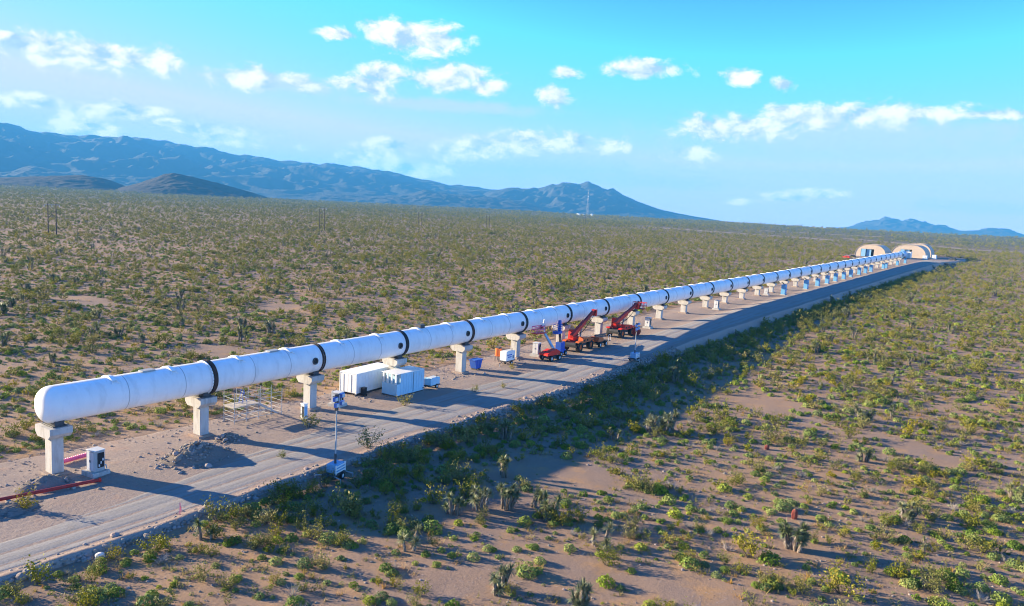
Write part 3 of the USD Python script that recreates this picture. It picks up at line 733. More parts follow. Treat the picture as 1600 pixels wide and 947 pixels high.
def scaffold():
    t = thing('scaffold', 'steel scaffold platform with a stair flight behind the second pylon', 'scaffold', at(-3.0, 50.6), math.radians(-4))
    W, bays = 2.1, [0, 1.5, 3.0, 4.6, 6.0]
    hs = [3.5, 3.4, 3.3, 3.2, 3.1]
    for y, h in zip(bays, hs):
        for x in (0, W):
            MB().tube([(x, y, -0.2), (x, y, h)], 0.035, 6).build('upright', 'steel', t)
    for x in (0, W):
        for z in (0.35, 1.0, 2.3, 2.75):
            MB().tube([(x, -0.1, z), (x, (bays[-1] if z != 1.0 else 4.7), z)], 0.026, 6).build('ledger', 'steel', t)
    for y in bays:
        for z in (0.3, 0.75, 1.2, 1.65, 2.3, 2.75)[:(6 if y < 2 else 4)]:
            MB().tube([(0, y, z), (W, y, z)], 0.018, 6).build('transom', 'steel', t)
    for a, b_ in zip(bays[:-2], bays[1:-1]):
        MB().tube([(W, a, 0.3), (W, b_, 1.75)], 0.02, 6).build('brace', 'steel', t)
        MB().tube([(0, b_, 0.3), (0, a, 1.75)], 0.02, 6).build('brace', 'steel', t)
    for k in range(6):
        B((0.18 + k * 0.35, 1.55, 1.78 + 0.004 * (k % 2)), (0.32, 3.3, 0.05)).build('deck_plank', 'palewood', t)
    st = MB()
    for x in (0.5, 1.6):
        st.bar((x, 3.2, 1.75), (x, 5.9, 0.05), 0.06, 0.2)
    f = st.build('stair_stringer', 'steel', t)
    for k in range(8):
        u = (k + 0.5) / 8
        B((1.05, 3.2 + 2.7 * u, 1.75 - 1.7 * u + 0.03), (1.05, 0.26, 0.04)).build('stair_tread', 'steel', t)
    for x in (0.45, 1.65):
        MB().tube([(x, 3.2, 2.75), (x, 5.9, 1.0), (x, 5.9, 0.0)], 0.024, 6).build('handrail', 'steel', t)
    s = thing('step_ladder', 'blue folding step ladder standing on the scaffold deck', 'ladder', (-2.2, 52.4, surf(-3.0, 50.6) + 1.81), math.radians(10))
    for sx in (-1, 1):
        MB().bar((sx * 0.24, -0.3, 0), (sx * 0.17, 0, 1.5), 0.05, 0.08).build('rail', 'blue', s)
        MB().bar((sx * 0.24, 0.4, 0), (sx * 0.17, 0.03, 1.5), 0.045).build('rear_rail', 'blue', s)
    for k in range(5):
        u = (k + 0.6) / 5.5; B((0, -0.3 + 0.3 * u, 1.5 * u), (0.42, 0.12, 0.04)).build('tread', 'lightgrey', s)


scaffold()


def light_tower(x, y, h, rz, label):
    t = thing('light_tower', label, 'light tower', at(x, y), rz, 'mobile light towers at the road edge')
    z = 0.55
    B((0, 0, z), (1.3, 2.0, 0.14)).build('chassis', 'dark', t)
    for k in range(3):
        B((0.58, 0.12, z + 0.22 + 0.27 * k), (0.09, 1.5, 0.13)).build('side_rail', 'paint', t)
    for s in (-1, 1):
        B((0.58, 0.12 + s * 0.75, z + 0.45), (0.11, 0.11, 0.95)).build('corner_post', 'paint', t)
    B((0.0, 0.2, z + 0.5), (1.0, 1.4, 0.8)).build('engine_box', 'skyblue', t)
    wheel(t, (0.72, 0.25, 0.33), 0.33, 0.18, 'paint'); wheel(t, (-0.72, 0.25, 0.33), 0.33, 0.18, 'paint')
    MB().bar((0, -1.0, z), (0, -2.0, 0.45), 0.1).build('drawbar', 'dark', t)
    for sx in (-1, 1):
        for sy in (-1, 1):
            o = MB().bar((sx * 0.6, sy * 0.9, z), (sx * 1.35, sy * 1.0, 0.42), 0.08); o.bar((sx * 1.35, sy * 1.0, 0.45), (sx * 1.35, sy * 1.0, -0.15), 0.07)
            o.build('outrigger', 'steel', t)
    MB().tube([(0.1, 0.0, z), (0.1, 0.0, h * 0.30)], 0.11, 8).build('mast_base', 'dark', t)
    MB().tube([(0.1, 0.0, h * 0.30), (0.1, 0.0, h * 0.62)], 0.075, 8).build('mast_middle', 'steel', t)
    MB().tube([(0.1, 0.0, h * 0.62), (0.1, 0.0, h - 0.5)], 0.055, 8).build('mast_top', 'steel', t)
    B((0.1, 0.0, h - 0.75), (0.26, 0.28, 1.5)).build('mast_head', 'dark', t)
    MB().bar((0.1, -0.65, h - 0.1), (0.1, 0.65, h - 0.1), 0.06).build('cross_arm', 'dark', t)
    for sy, z2 in ((-0.45, -0.35), (0.65, -0.2), (-0.25, -0.95), (0.6, -0.9)):
        L = MB().box((0.25, sy, h + z2), (0.26, 0.5, 0.38)).build('floodlight', 'blue', t)
        B((0.39, sy, h + z2), (0.03, 0.42, 0.30)).build('lamp_glass', 'lightgrey', L)


x, y = pix(522, 741); light_tower(x, y, 7.9, 0.25, 'mobile light tower with tall mast at the near road edge, floodlights folded')
x, y = pix(990, 566); light_tower(x, y, 6.4, 0.1, 'smaller light tower with thin mast at the road edge beyond the red machines')


def boom_lift_red(x, y, rz):
    t = thing('boom_lift', 'red articulated boom lift with white arm raising a pink basket to the tube', 'boom lift', at(x, y), rz)
    B((0, 0, 0.55), (1.3, 2.6, 0.4)).build('chassis', 'dark', t)
    for sx in (-1, 1):
        for sy in (-1, 1):
            wheel(t, (sx * 0.95, sy * 1.05, 0.46), 0.46, 0.35, 'lightgrey')
    b = MB(); b.prism([(-2.1, 0.95), (1.2, 0.95), (1.2, 1.5), (0.2, 1.95), (-1.1, 1.75), (-2.1, 1.25)], 'x', 0.15, 0.95); b.build('engine_hood', 'red', t)
    b = MB(); b.prism([(-2.0, 0.95), (1.2, 0.95), (1.2, 1.45), (0.1, 1.75), (-2.0, 1.2)], 'x', -0.95, -0.15); b.build('counterweight', 'red', t)
    B((0, -0.2, 1.25), (0.36, 2.2, 0.7)).build('turntable', 'black', t)
    MB().bar((0, 0.9, 1.5), (-0.1, -1.9, 4.6), 0.26, 0.34).build('lower_boom', 'skyblue', t)
    MB().bar((0.0, 0.7, 1.2), (-0.05, -1.1, 3.4), 0.10).build('lift_cylinder', 'steel', t)
    MB().bar((-0.1, -1.9, 4.6), (0.25, -2.6, 6.9), 0.16, 0.2).build('upper_boom', 'paint', t)
    MB().bar((0.25, -2.6, 6.9), (0.15, -3.0, 5.3), 0.14).build('jib', 'paint', t)
    k = MB(); cx, cy, cz = 0.15, -3.7, 4.85
    B((cx, cy, cz - 0.05), (1.1, 2.4, 0.14)).build('basket_floor', 'red', t)
    for z in (0.55, 1.05):
        r = MB()
        for s in (-1, 1):
            r.bar((cx + s * 0.5, cy - 1.15, cz + z), (cx + s * 0.5, cy + 1.15, cz + z), 0.085); r.bar((cx - 0.5, cy + s * 1.15, cz + z), (cx + 0.5, cy + s * 1.15, cz + z), 0.085)
        r.build('basket_rail', 'pink', t)
    for s in (-1, 1):
        for q in (-1.15, -0.4, 0.4, 1.15):
            MB().bar((cx + s * 0.5, cy + q, cz), (cx + s * 0.5, cy + q, cz + 1.05), 0.06).build('basket_post', 'pink', t)
    B((cx, cy + 0.6, cz + 0.85), (0.5, 0.5, 0.4)).build('control_box', 'darkred', t)


boom_lift_red(5.0, 106.2, math.radians(-6))


def boom_lift_blue(x, y):
    t = thing('boom_lift', 'blue mast lift with raised blue work cage between the red machines', 'boom lift', at(x, y), 0.1)
    B((0, 0, 0.7), (1.3, 2.4, 0.6)).build('chassis', 'blue', t)
    for sx in (-1, 1):
        for sy in (-1, 1):
            wheel(t, (sx * 0.75, sy * 0.85, 0.42), 0.42, 0.3, 'lightgrey')
    B((0, 0.2, 1.6), (1.0, 1.6, 1.3)).build('turret', 'blue', t)
    MB().bar((0, 0.3, 1.6), (0, -0.25, 4.2), 0.34, 0.4).build('mast', 'dark', t)
    MB().bar((0, -0.25, 4.2), (0.0, -0.5, 6.0), 0.4, 0.5).build('upper_mast', 'blue', t)
    cx, cy, cz = 0.1, -1.4, 4.1
    B((cx, cy, cz), (1.0, 1.7, 0.4)).build('cage_floor', 'blue', t)
    for z in (0.6, 0.95, 1.3):
        r = MB()
        for s in (-1, 1):
            r.bar((cx + s * 0.47, cy - 0.8, cz + z), (cx + s * 0.47, cy + 0.8, cz + z), 0.06); r.bar((cx - 0.47, cy + s * 0.8, cz + z), (cx + 0.47, cy + s * 0.8, cz + z), 0.06)
        r.build('cage_rail', 'blue', t)
    for sx in (-1, 1):
        for sy in (-1, 1):
            MB().bar((cx + sx * 0.47, cy + sy * 0.8, cz), (cx + sx * 0.47, cy + sy * 0.8, cz + 1.3), 0.06).build('cage_post', 'blue', t)


boom_lift_blue(4.2, 110.2)


def telehandler(x, y, rz, label, tip, cabcol='red', hood='red', rim='orange', basket=False):
    t = thing('telehandler', label, 'telehandler', at(x, y), rz, None, 1.28)
    B((0, 0, 0.95), (1.5, 4.6, 0.6)).build('chassis', 'dark', t)
    for sx in (-1, 1):
        for sy in (-1, 1):
            wheel(t, (sx * 1.0, sy * 1.6, 0.68), 0.68, 0.5, rim)
            b = MB(); b.prism([(sy * 1.6 - 0.8, 1.35), (sy * 1.6 + 0.8, 1.35), (sy * 1.6 + 0.5, 1.52), (sy * 1.6 - 0.5, 1.52)], 'x', sx * 1.0 - 0.28, sx * 1.0 + 0.28); b.build('mudguard', hood, t)
    b = MB(); b.prism([(-1.2, 1.2), (1.5, 1.2), (1.4, 1.75), (-1.0, 2.0)], 'x', 0.55, 1.25); b.build('engine_hood', hood, t)
    c = MB(); c.prism([(-1.0, 1.25), (0.55, 1.25), (0.45, 2.75), (-0.8, 2.75)], 'x', -1.15, -0.35); cab = c.build('cab', cabcol, t)
    g = MB(); g.prism([(-0.75, 1.85), (0.40, 1.85), (0.34, 2.6), (-0.66, 2.6)], 'x', -1.17, -0.33); g.build('cab_glass', 'glass', cab)
    p0 = np.array([0.05, -2.2, 2.1]); p1 = np.array(tip, float); pm = p0 + (p1 - p0) * 0.55
    MB().bar(p0, pm, 0.46, 0.56).build('outer_boom', 'red', t)
    MB().bar(pm - (p1 - p0) * 0.05, p1, 0.34, 0.42).build('inner_boom', 'darkred', t)
    MB().bar((0.05, 0.3, 1.3), p0 + (p1 - p0) * 0.45, 0.16).build('lift_cylinder', 'steel', t)
    h = MB(); d = (p1 - p0) / np.linalg.norm(p1 - p0)
    h.box(p1 + np.array([0, 0.15, -0.25]), (0.7, 0.45, 0.9)); h.build('boom_head', 'red', t)
    for s, sag in ((-0.3, 0.5), (0.3, 0.75)):
        u = np.linspace(0, 1, 12)[:, None]; hp_ = p0 * (1 - u) + p1 * u + np.array([s, 0, 0]) - np.array([0, 0, 1]) * sag * 4 * u * (1 - u); MB().tube(hp_, 0.045, 6).build('hydraulic_hose', 'black', t)
    if basket:
        c = p1 + np.array([0.2, 0.9, -0.2])
        MB().box(c - (0, 0, 0.5), (2.0, 1.1, 0.1)).build('basket_floor', 'darkred', t)
        for z in (0.0, 0.5):
            r = MB()
            for s in (-1, 1):
                r.bar(c + (-1, s * 0.52, z), c + (1, s * 0.52, z), 0.07); r.bar(c + (s * 0.98, -0.5, z), c + (s * 0.98, 0.5, z), 0.07)
            r.build('basket_rail', 'red', t)
        for q in (-0.95, -0.3, 0.3, 0.95):
            for s in (-1, 1):
                MB().bar(c + (q, s * 0.52, -0.5), c + (q, s * 0.52, 0.5), 0.06).build('basket_post', 'red', t)
    f = MB()
    for s in (-1, 1):
        f.bar(p1 + np.array([s * 0.35, 0.35, -0.7]), p1 + np.array([s * 0.35, 1.6, -0.75]), 0.12, 0.07)
    f.build('fork', 'dark', t)
    MB().bar((-1.0, -2.3, 0.8), (1.0, -2.3, 0.8), 0.3).build('rear_bumper', 'black', t)
    for k in range(2):
        B((1.26, -0.6 + 0.9 * k, 1.5), (0.03, 0.4, 0.25)).build('grille', 'black', t)


telehandler(4.2, 116.5, math.radians(3), 'red telehandler nearest the lifts, its boom rising towards the tube', (0.0, 4.4, 5.0), hood='orange')
telehandler(3.6, 134.0, math.radians(0), 'second red telehandler farther along, its boom ending in a red head', (0.0, 4.9, 4.5), hood='red', basket=True)


def stowed_lift(x, y, rz):
    t = thing('boom_lift', 'stowed orange and black boom lift parked behind the first telehandler', 'boom lift', at(x, y), rz)
    B((0, 0, 0.75), (1.5, 3.4, 0.5)).build('chassis', 'black', t)
    for sx in (-1, 1):
        for sy in (-1, 1):
            wheel(t, (sx * 0.95, sy * 1.2, 0.5), 0.5, 0.38, 'paint')
    b = MB(); b.prism([(-1.9, 1.05), (0.3, 1.05), (0.2, 1.7), (-1.7, 1.85)], 'x', -0.95, 0.95); b.build('turntable', 'orange', t)
    for z in (1.75, 2.1):
        MB().bar((0.1, -1.7, z), (0.1, 2.8, z - 0.15), 0.26, 0.26).build('boom_section', 'dark', t)
    for sx in (-1, 1):
        for q in (2.9, 3.7):
            MB().bar((sx * 0.7, q, 0.7), (sx * 0.7, q, 1.8), 0.06).build('basket_post', 'paint', t)
        MB().bar((sx * 0.7, 2.9, 1.8), (sx * 0.7, 3.7, 1.8), 0.06).build('basket_rail', 'paint', t)
    B((0, 3.3, 0.7), (1.6, 0.9, 0.1)).build('basket_floor', 'dark', t)


stowed_lift(5.2, 122.0, 0.05)
# an unmanned spool of cable and a red drum by the second telehandler
t = thing('cable_reel', 'small red cable reel standing by the second telehandler', 'cable reel', at(5.6, 136.8), 0.2)
for s in (-1, 1):
    MB().lathe([(-0.05, 0.0), (-0.05, 0.85), (0.05, 0.85), (0.05, 0.0)], 'y', c=(0, s * 0.45, 0.85), n=24).build('flange', 'darkred', t, smooth=40)
MB().lathe([(-0.42, 0.5), (0.42, 0.5)], 'y', c=(0, 0, 0.85), n=20).build('cable_drum', 'black', t, smooth=40)


# ------------------------------------------------------------------ pipes, stakes, heaps
def lay(p, q, z):
    return (p[0], p[1], surf(*p) + z), (q[0], q[1], surf(*q) + z)


t = thing('red_pipe', 'long red steel pipe lying on the ground in front of the first pylon', 'pipe')
a, b_ = lay(pix(-28, 790), pix(157, 754), 0.22)
MB().tube([a, b_], 0.14, 14).build('pipe_body', 'darkred', t, smooth=40)
d = np.subtract(b_, a); d /= np.linalg.norm(d)
MB().tube([b_ - d * 0.12, b_ + d * 0.03], 0.19, 14).build('flange', 'red', t, smooth=40)
for u in (0.2, 0.75):
    B(np.array(a) + (np.array(b_) - a) * u - (0, 0, 0.2), (0.5, 0.25, 0.16)).build('wood_block', 'palewood', t)
t = thing('corrugated_hose', 'pink ribbed drain hose between the first pylon and the cabinet', 'hose')
a, b_ = lay(pix(94, 727), pix(140, 714), 0.28); pts = [np.array(a) + (np.array(b_) - a) * u for u in np.linspace(0, 1, 61)]
MB().tube(pts, [0.22 if i % 4 < 2 else 0.17 for i in range(61)], 12).build('ribbed_body', 'pink', t)
for c, nm in ((a, 'collar'), (b_, 'collar')):
    MB().tube([np.array(c) - (0, 0.08, 0), np.array(c) + (0, 0.08, 0)], 0.26, 12).build(nm, 'darkred', t)
x, y = pix(281, 804); t = thing('survey_stake', 'pink survey stake with a ribbon at the near road edge', 'stake', at(x, y), 0.4)
MB().bar((0, 0, -0.1), (0.02, 0, 0.95), 0.06, 0.04).build('lath', 'pink', t)
b = MB()
for k in range(3):
    b.bar((0.0, 0, 0.8 - 0.12 * k), (0.1 + 0.03 * k, 0.06, 0.55 - 0.16 * k), 0.05, 0.015)
b.build('ribbon', 'pink', t)


def rock_mesh(seed, r=1.0, sub=2, flat=0.7):
    m = trimesh.creation.icosphere(subdivisions=sub); v = np.array(m.vertices)
    nn = meshkit.fbm(v * 1.1 + seed * 7.3, 3, seed) - 0.5; v = v * (1 + 0.75 * nn)[:, None] * r; v[:, 2] *= flat
    return v, np.array(m.faces)


x, y = pix(156, 866); me = usdkit.mesh(stage, '/World/boulder', (rock_mesh(3, 0.36)[0] + np.array([x, y, surf(x, y) + 0.16]), rock_mesh(3, 0.36)[1]), M['palestone'])
tag(me, 'white round boulder lying just below the near road edge', 'boulder')


HEAPS = []


def heap(name, label, x, y, rx, ry, h, seed, rz=0.0, m='mound'):
    HEAPS.append((x, y, rx, ry, h, rz)); n = 70; u = np.linspace(-1.25, 1.25, n); U, V = np.meshgrid(u, u); r = np.hypot(U, V)
    cs, sn = math.cos(rz), math.sin(rz); X = x + U * rx * cs - V * ry * sn; Y = y + U * rx * sn + V * ry * cs
    n1 = noise2(X, Y, 1.7, seed, 4); n2 = noise2(X, Y, 0.6, seed + 1, 3)
    Z = pad_z(X, Y) + h * np.clip(1.0 - (r * (1 + 0.5 * n1)) ** 1.25, -0.2, 1) + 0.9 * h * n1 * np.clip(1.2 - r, 0, 1) + 0.62 * n2 * np.clip(1.3 - r, 0, 1) - 0.05 - np.clip(r - 1.0, 0, 1) * 0.5
    Z += 0.16 * np.abs(noise2(X, Y, 0.28, seed + 2, 2)) * np.clip(1.25 - r, 0, 1) * 2.2
    tag(usdkit.mesh(stage, numbered('/World', name), grid_mesh(X, Y, Z), M[m], smooth=28), label, 'dirt heap')


heap('dirt_heap', 'large dark dirt heap between the road and the second pylon', 5.3, 41.9, 2.4, 3.3, 1.45, 51, rz=-0.2)
heap('dirt_heap', 'low dirt heap in front of the first pylon beside the red pipe', 2.0, 29.6, 1.7, 2.3, 0.85, 57)
heap('dirt_heap', 'small gravel heap at the far side of the second pylon', 2.9, 47.0, 1.2, 1.6, 0.55, 61)
heap('dirt_heap', 'low soil bank at the left foot of the road near the frame edge', 5.5, 25.0, 2.2, 3.2, 0.5, 63)


# ------------------------------------------------------------------ hangars, cars and buildings at the far end
def hangar(x, y, w, L, h, label, rz=0.0, door=(0.2, 0.62)):
    t = thing('arched_hangar', label, 'hangar', at(x, y), rz, 'arched hangars at the far end of the tube')
    a = np.linspace(0, PI, 25); P = [(w / 2 * math.copysign(abs(math.cos(q)) ** 0.75, math.cos(q)), h * math.sin(q) ** 0.8) for q in a]
    v = [(p[0], yy, p[1]) for yy in (0, L) for p in P] + [(p[0] * 0.985, yy, p[1] * 0.985) for yy in (0, L) for p in P]; n = 25; f = []
    for k in range(24):
        f += [(k, k + 1, n + k + 1), (k, n + k + 1, n + k), (2 * n + k, 3 * n + k + 1, 2 * n + k + 1), (2 * n + k, 3 * n + k, 3 * n + k + 1), (k, 2 * n + k + 1, k + 1), (k, 2 * n + k, 2 * n + k + 1), (n + k, n + k + 1, 3 * n + k + 1), (n + k, 3 * n + k + 1, 3 * n + k)]
    MB().add(v, f).build('roof', 'tan', t)
    x0, x1, dh = -w / 2 + door[0] * w, -w / 2 + door[1] * w, h * 0.62
    from shapely.geometry import Polygon
    poly = Polygon([(p[0] * 0.98, p[1] * 0.98) for p in P]).difference(Polygon([(x0, -1), (x1, -1), (x1, dh), (x0, dh)]))
    for nm, yy in (('front_wall', 0.25), ('rear_wall', L - 0.45)):
        g = poly if nm == 'front_wall' else Polygon([(p[0] * 0.98, p[1] * 0.98) for p in P])
        m = trimesh.util.concatenate([trimesh.creation.extrude_polygon(q, 0.2, engine='earcut') for q in getattr(g, 'geoms', [g])])
        vv = np.array(m.vertices); vv = np.stack([vv[:, 0], yy + vv[:, 2], vv[:, 1]], 1); MB().add(vv, m.faces[:, ::-1]).build(nm, 'tan', t)
    dw = (x1 - x0)
    B((x0 + dw * 0.2, 0.1, dh / 2), (dw * 0.34, 0.12, dh * 0.98)).build('door', 'skyblue', t)
    B((x0 + dw * 0.60, 0.9, dh / 2), (dw * 0.36, 0.12, dh * 0.98)).build('door', 'skyblue', t)
    for k in range(5):
        yy = L * (k + 0.5) / 5
        b = MB(); pp = [(p[0] * 1.004, yy, p[1] * 1.004) for p in P[::2]]
        b.tube(pp, 0.09, 5); b.build('roof_rib', 'tan', t)


hx, hy = pix(1363, 402); hangar(-27.0, 568, 19.5, 24, 8.2, 'smaller tan arched hangar behind the tube end, door half open')
hangar(-8.5, 604, 22.5, 26, 8.9, 'wider tan arched hangar that the tube runs up to', door=(0.28, 0.60))
hangar(-8.0, 642, 20, 20, 9.4, 'rearmost pale arched hangar, only its crest showing', door=(0.3, 0.5))


def site_box(x, y, dx, dy, dz, label, m='paint'):
    t = thing('site_box', label, 'container', at(x, y))
    B((0, 0, dz / 2), (dx, dy, dz), ch=0.03).build('body', m, t); B((0, 0, dz + 0.04), (dx + 0.15, dy + 0.15, 0.1)).build('roof', 'white_end', t)
    B((0.1 * dx, -dy / 2 - 0.02, dz * 0.45), (dx * 0.3, 0.05, dz * 0.8)).build('door', 'lightgrey', t)


site_box(-6.5, 594, 3.0, 6.0, 4.2, 'tall white box standing at the mouth of the wider hangar')
site_box(4.5, 586, 2.4, 6.0, 2.6, 'low white container right of the wider hangar')
site_box(8.5, 600, 2.4, 6.0, 2.8, 'white container at the right end of the hangar row')
site_box(-13, 590, 4.5, 3.0, 3.4, 'pale blue box left of the tube end, before the wider hangar', 'skyblue')


def car(x, y, rz, label, m):
    t = thing('parked_car', label, 'car', at(x, y), rz, 'cars parked around the hangars')
    b = MB(); b.prism([(-2.3, 0.4), (2.3, 0.4), (2.35, 0.85), (1.2, 1.02), (-2.3, 1.05)], 'x', -0.92, 0.92); b.build('body', m, t)
    b = MB(); b.prism([(-2.0, 1.04), (1.0, 1.02), (0.35, 1.65), (-1.8, 1.70)], 'x', -0.80, 0.80); c = b.build('cabin', m, t)
    b = MB(); b.prism([(-1.8, 1.12), (0.75, 1.12), (0.28, 1.55), (-1.7, 1.58)], 'x', -0.82, 0.82); b.build('window', 'glass', c)
    for sx in (-1, 1):
        for sy in (-1.45, 1.45):
            wheel(t, (sx * 0.82, sy, 0.36), 0.36, 0.24, 'steel')


x, y = pix(1488, 408); car(x, y, 1.2, 'black car parked at the end of the pale apron right of the hangars', 'black')
x, y = pix(1478, 412.5); car(x, y, 1.3, 'second dark car, nearer and lower on the pale apron', 'dark')
x, y = pix(1322, 403); car(x, y, 1.4, 'red car parked left of the smaller hangar', 'red')
x, y = pix(1331, 402); car(x, y, 1.5, 'black car between the red car and the smaller hangar', 'black')


def hframe(px, py, h, label):
    x, y = pix(px, py); t = thing('power_pole', label, 'power pole', at(x, y), 1.0, 'timber power poles crossing the plain')
    for s in (-1.6, 1.6):
        MB().tube([(s, 0, -0.5), (s, 0, h)], [0.24, 0.19], 8).build('pole', 'wood', t)
    MB().bar((-3.1, 0, h - 0.6), (3.1, 0, h - 0.6), 0.26, 0.32).build('cross_arm', 'palewood', t)
    MB().bar((-1.6, 0.05, h * 0.55), (1.6, 0.05, h * 0.78), 0.12).build('brace', 'wood', t)
    MB().bar((1.6, -0.05, h * 0.55), (-1.6, -0.05, h * 0.78), 0.12).build('brace', 'wood', t)
    for s in (-2.9, 0, 2.9):
        MB().tube([(s, 0, h - 0.8), (s, 0, h - 1.6)], 0.10, 6).build('insulator', 'lightgrey', t)
    return (x, y, surf(x, y) + h - 1.6)


PP = [hframe(82, 368, 14.6, 'two-legged timber power pole, the nearest, standing alone in the left plain'), hframe(503, 360, 15.5, 'two-legged timber power pole below the dark pointed hill'),
      hframe(656, 354, 13.0, 'two-legged timber power pole, third one counted from the left edge'), hframe(762, 356, 12.5, 'two-legged timber power pole midway between the third one and the lattice tower'),
      hframe(913, 352, 13.0, 'two-legged timber power pole in line with the lattice tower')]


def lattice_tower():
    x, y = pix(917, 339.5); x, y = x * 0.75 + CAM[0] * 0.25, y * 0.75
    h = 36.5 / FPX * math.hypot(x - CAM[0], y); t = thing('lattice_tower', 'tall slender pale lattice mast on the skyline before the blue mountain', 'tower', at(x, y))
    w0, w1 = 3.6, 1.0
    for k in range(3):
        q = 2 * PI * k / 3
        MB().tube([(w0 * math.cos(q), w0 * math.sin(q), -2), (w1 * math.cos(q), w1 * math.sin(q), h)], [0.26, 0.18], 6).build('leg', 'steel', t)
    b = MB(); N = 14
    for k in range(N):
        u, u2 = k / N, (k + 1) / N
        for j in range(3):
            q, q2 = 2 * PI * j / 3, 2 * PI * (j + 1) / 3; r, r2 = w0 + (w1 - w0) * u, w0 + (w1 - w0) * u2
            b.bar((r * math.cos(q), r * math.sin(q), h * u), (r2 * math.cos(q2), r2 * math.sin(q2), h * u2), 0.14)
    b.build('bracing', 'steel', t)
    for z in (0.80, 0.70):
        MB().lathe([(-0.5, 0.0), (-0.5, 1.7), (0.5, 1.7), (0.5, 0.0)], 'x', c=(1.5, -1.5, h * z), n=14).build('dish', 'paint', t)
    MB().tube([(0, 0, h), (0, 0, h * 1.08)], 0.3, 6).build('antenna', 'steel', t)
    for i, (dx, dy, w, hh, lab) in enumerate(((-26, -8, 9, 4, 'white hut left of the lattice tower foot'), (-4, -14, 7, 3, 'small white hut directly at the lattice tower foot'), (18, -2, 6, 5, 'white hut right of the lattice tower foot'))):
        b2 = thing('equipment_hut', lab, 'hut', at(x + dx, y + dy)); B((0, 0, hh / 2), (w, 8, hh)).build('wall', 'paint', b2)
        m = MB(); m.prism([(-w / 2 - 0.6, hh), (w / 2 + 0.6, hh), (0, hh + 2)], 'y', -4.6, 4.6); m.build('roof', 'white_end', b2); B((0, -4.02, 1.3), (1.4, 0.1, 2.6)).build('door', 'grey', b2)


lattice_tower()


def track(pts, w, label):
    P = [pix(*p) for p in pts]; P = np.array(P); s = np.concatenate([[0], np.cumsum(np.linalg.norm(np.diff(P, axis=0), axis=1))]); u = np.linspace(0, s[-1], max(60, int(s[-1] / 12)))
    C = np.stack([np.interp(u, s, P[:, 0]), np.interp(u, s, P[:, 1])], 1); C += np.stack([noise2(C[:, 0], C[:, 1], 90, 71) * 25, noise2(C[:, 0], C[:, 1], 90, 72) * 25], 1)
    T = np.gradient(C, axis=0); T /= np.linalg.norm(T, axis=1, keepdims=True); N = np.stack([-T[:, 1], T[:, 0]], 1)
    TRACKS.append(C)
    k = np.linspace(-1, 1, 5); X = C[:, 0, None] + N[:, 0, None] * k * w / 2; Y = C[:, 1, None] + N[:, 1, None] * k * w / 2; Z = desert_z(X, Y) + 0.35 - 0.5 * np.abs(k)[None] ** 4
    tag(usdkit.mesh(stage, numbered('/World', 'dirt_track'), grid_mesh(X, Y, Z), M['pad'], smooth=True), label, 'dirt track', kind='structure')


TRACKS = []
track([(1010, 356), (1130, 364), (1240, 371), (1330, 378)], 34, 'pale dirt track crossing the far plain')
track([(1330, 374), (1440, 383), (1520, 391), (1640, 396)], 22, 'pale track behind the hangars')
track([(1180, 362), (1270, 367), (1380, 373)], 40, 'faint track on the far plain towards the right')


# ------------------------------------------------------------------ plants
def quads(c, n, size, rng, aspect=1.6, tilt=0.6):
    """Leaf-sized faces at the points c, facing roughly along n."""
    k = len(c); a = rng.normal(size=(k, 3)); n = n + tilt * rng.normal(size=(k, 3)); n /= np.linalg.norm(n, axis=1, keepdims=True)
    u = np.cross(n, a); u /= np.linalg.norm(u, axis=1, keepdims=True); w = np.cross(n, u); s = size * rng.uniform(0.6, 1.3, (k, 1))
    v = np.stack([c - u * s * 0.5 * aspect, c - w * s * 0.45, c + u * s * 0.5 * aspect, c + w * s * 0.45], 1).reshape(-1, 3)
    i = np.arange(k)[:, None] * 4
    return v, np.vstack([i + np.array([[0, 1, 2]]), i + np.array([[0, 2, 3]])])


def creosote_parts(seed, stems=16, leaves=420, size=0.105):
    rng = np.random.default_rng(seed); S = MB(); cl, nl = [], []
    for k in range(stems):
        az = rng.uniform(0, 2 * PI); el = rng.uniform(0.45, 1.35); L = rng.uniform(0.75, 1.55) * (0.8 + 0.25 * math.sin(el))
        d = np.array([math.cos(az) * math.cos(el), math.sin(az) * math.cos(el), math.sin(el)]); t = np.linspace(0, 1, 5)[:, None]
        P = d * L * t + np.array([0, 0, 0.18]) * L * (t ** 2) + np.array([math.cos(az), math.sin(az), 0]) * 0.05 + rng.normal(size=(5, 3)) * 0.03 * t
        P[0, 2] = -0.06
        S.tube(P, np.linspace(0.018, 0.006, 5), 3, caps=False)
        m = max(4, leaves // stems); u = rng.uniform(0.35, 1.04, m) ** 0.8
        base = np.stack([np.interp(u, t[:, 0], P[:, j]) for j in range(3)], 1); off = rng.normal(size=(m, 3)) * (0.055 + 0.10 * u[:, None])
        cl.append(base + off); nl.append(off + d * 0.05 + np.array([0, 0, 0.06]))
    c, n = np.vstack(cl), np.vstack(nl); c[:, 2] = np.maximum(c[:, 2], 0.05)
    return [('stems', 'stem', S.mesh()), ('foliage', 'creo_leaf', quads(c, n, size, rng))]


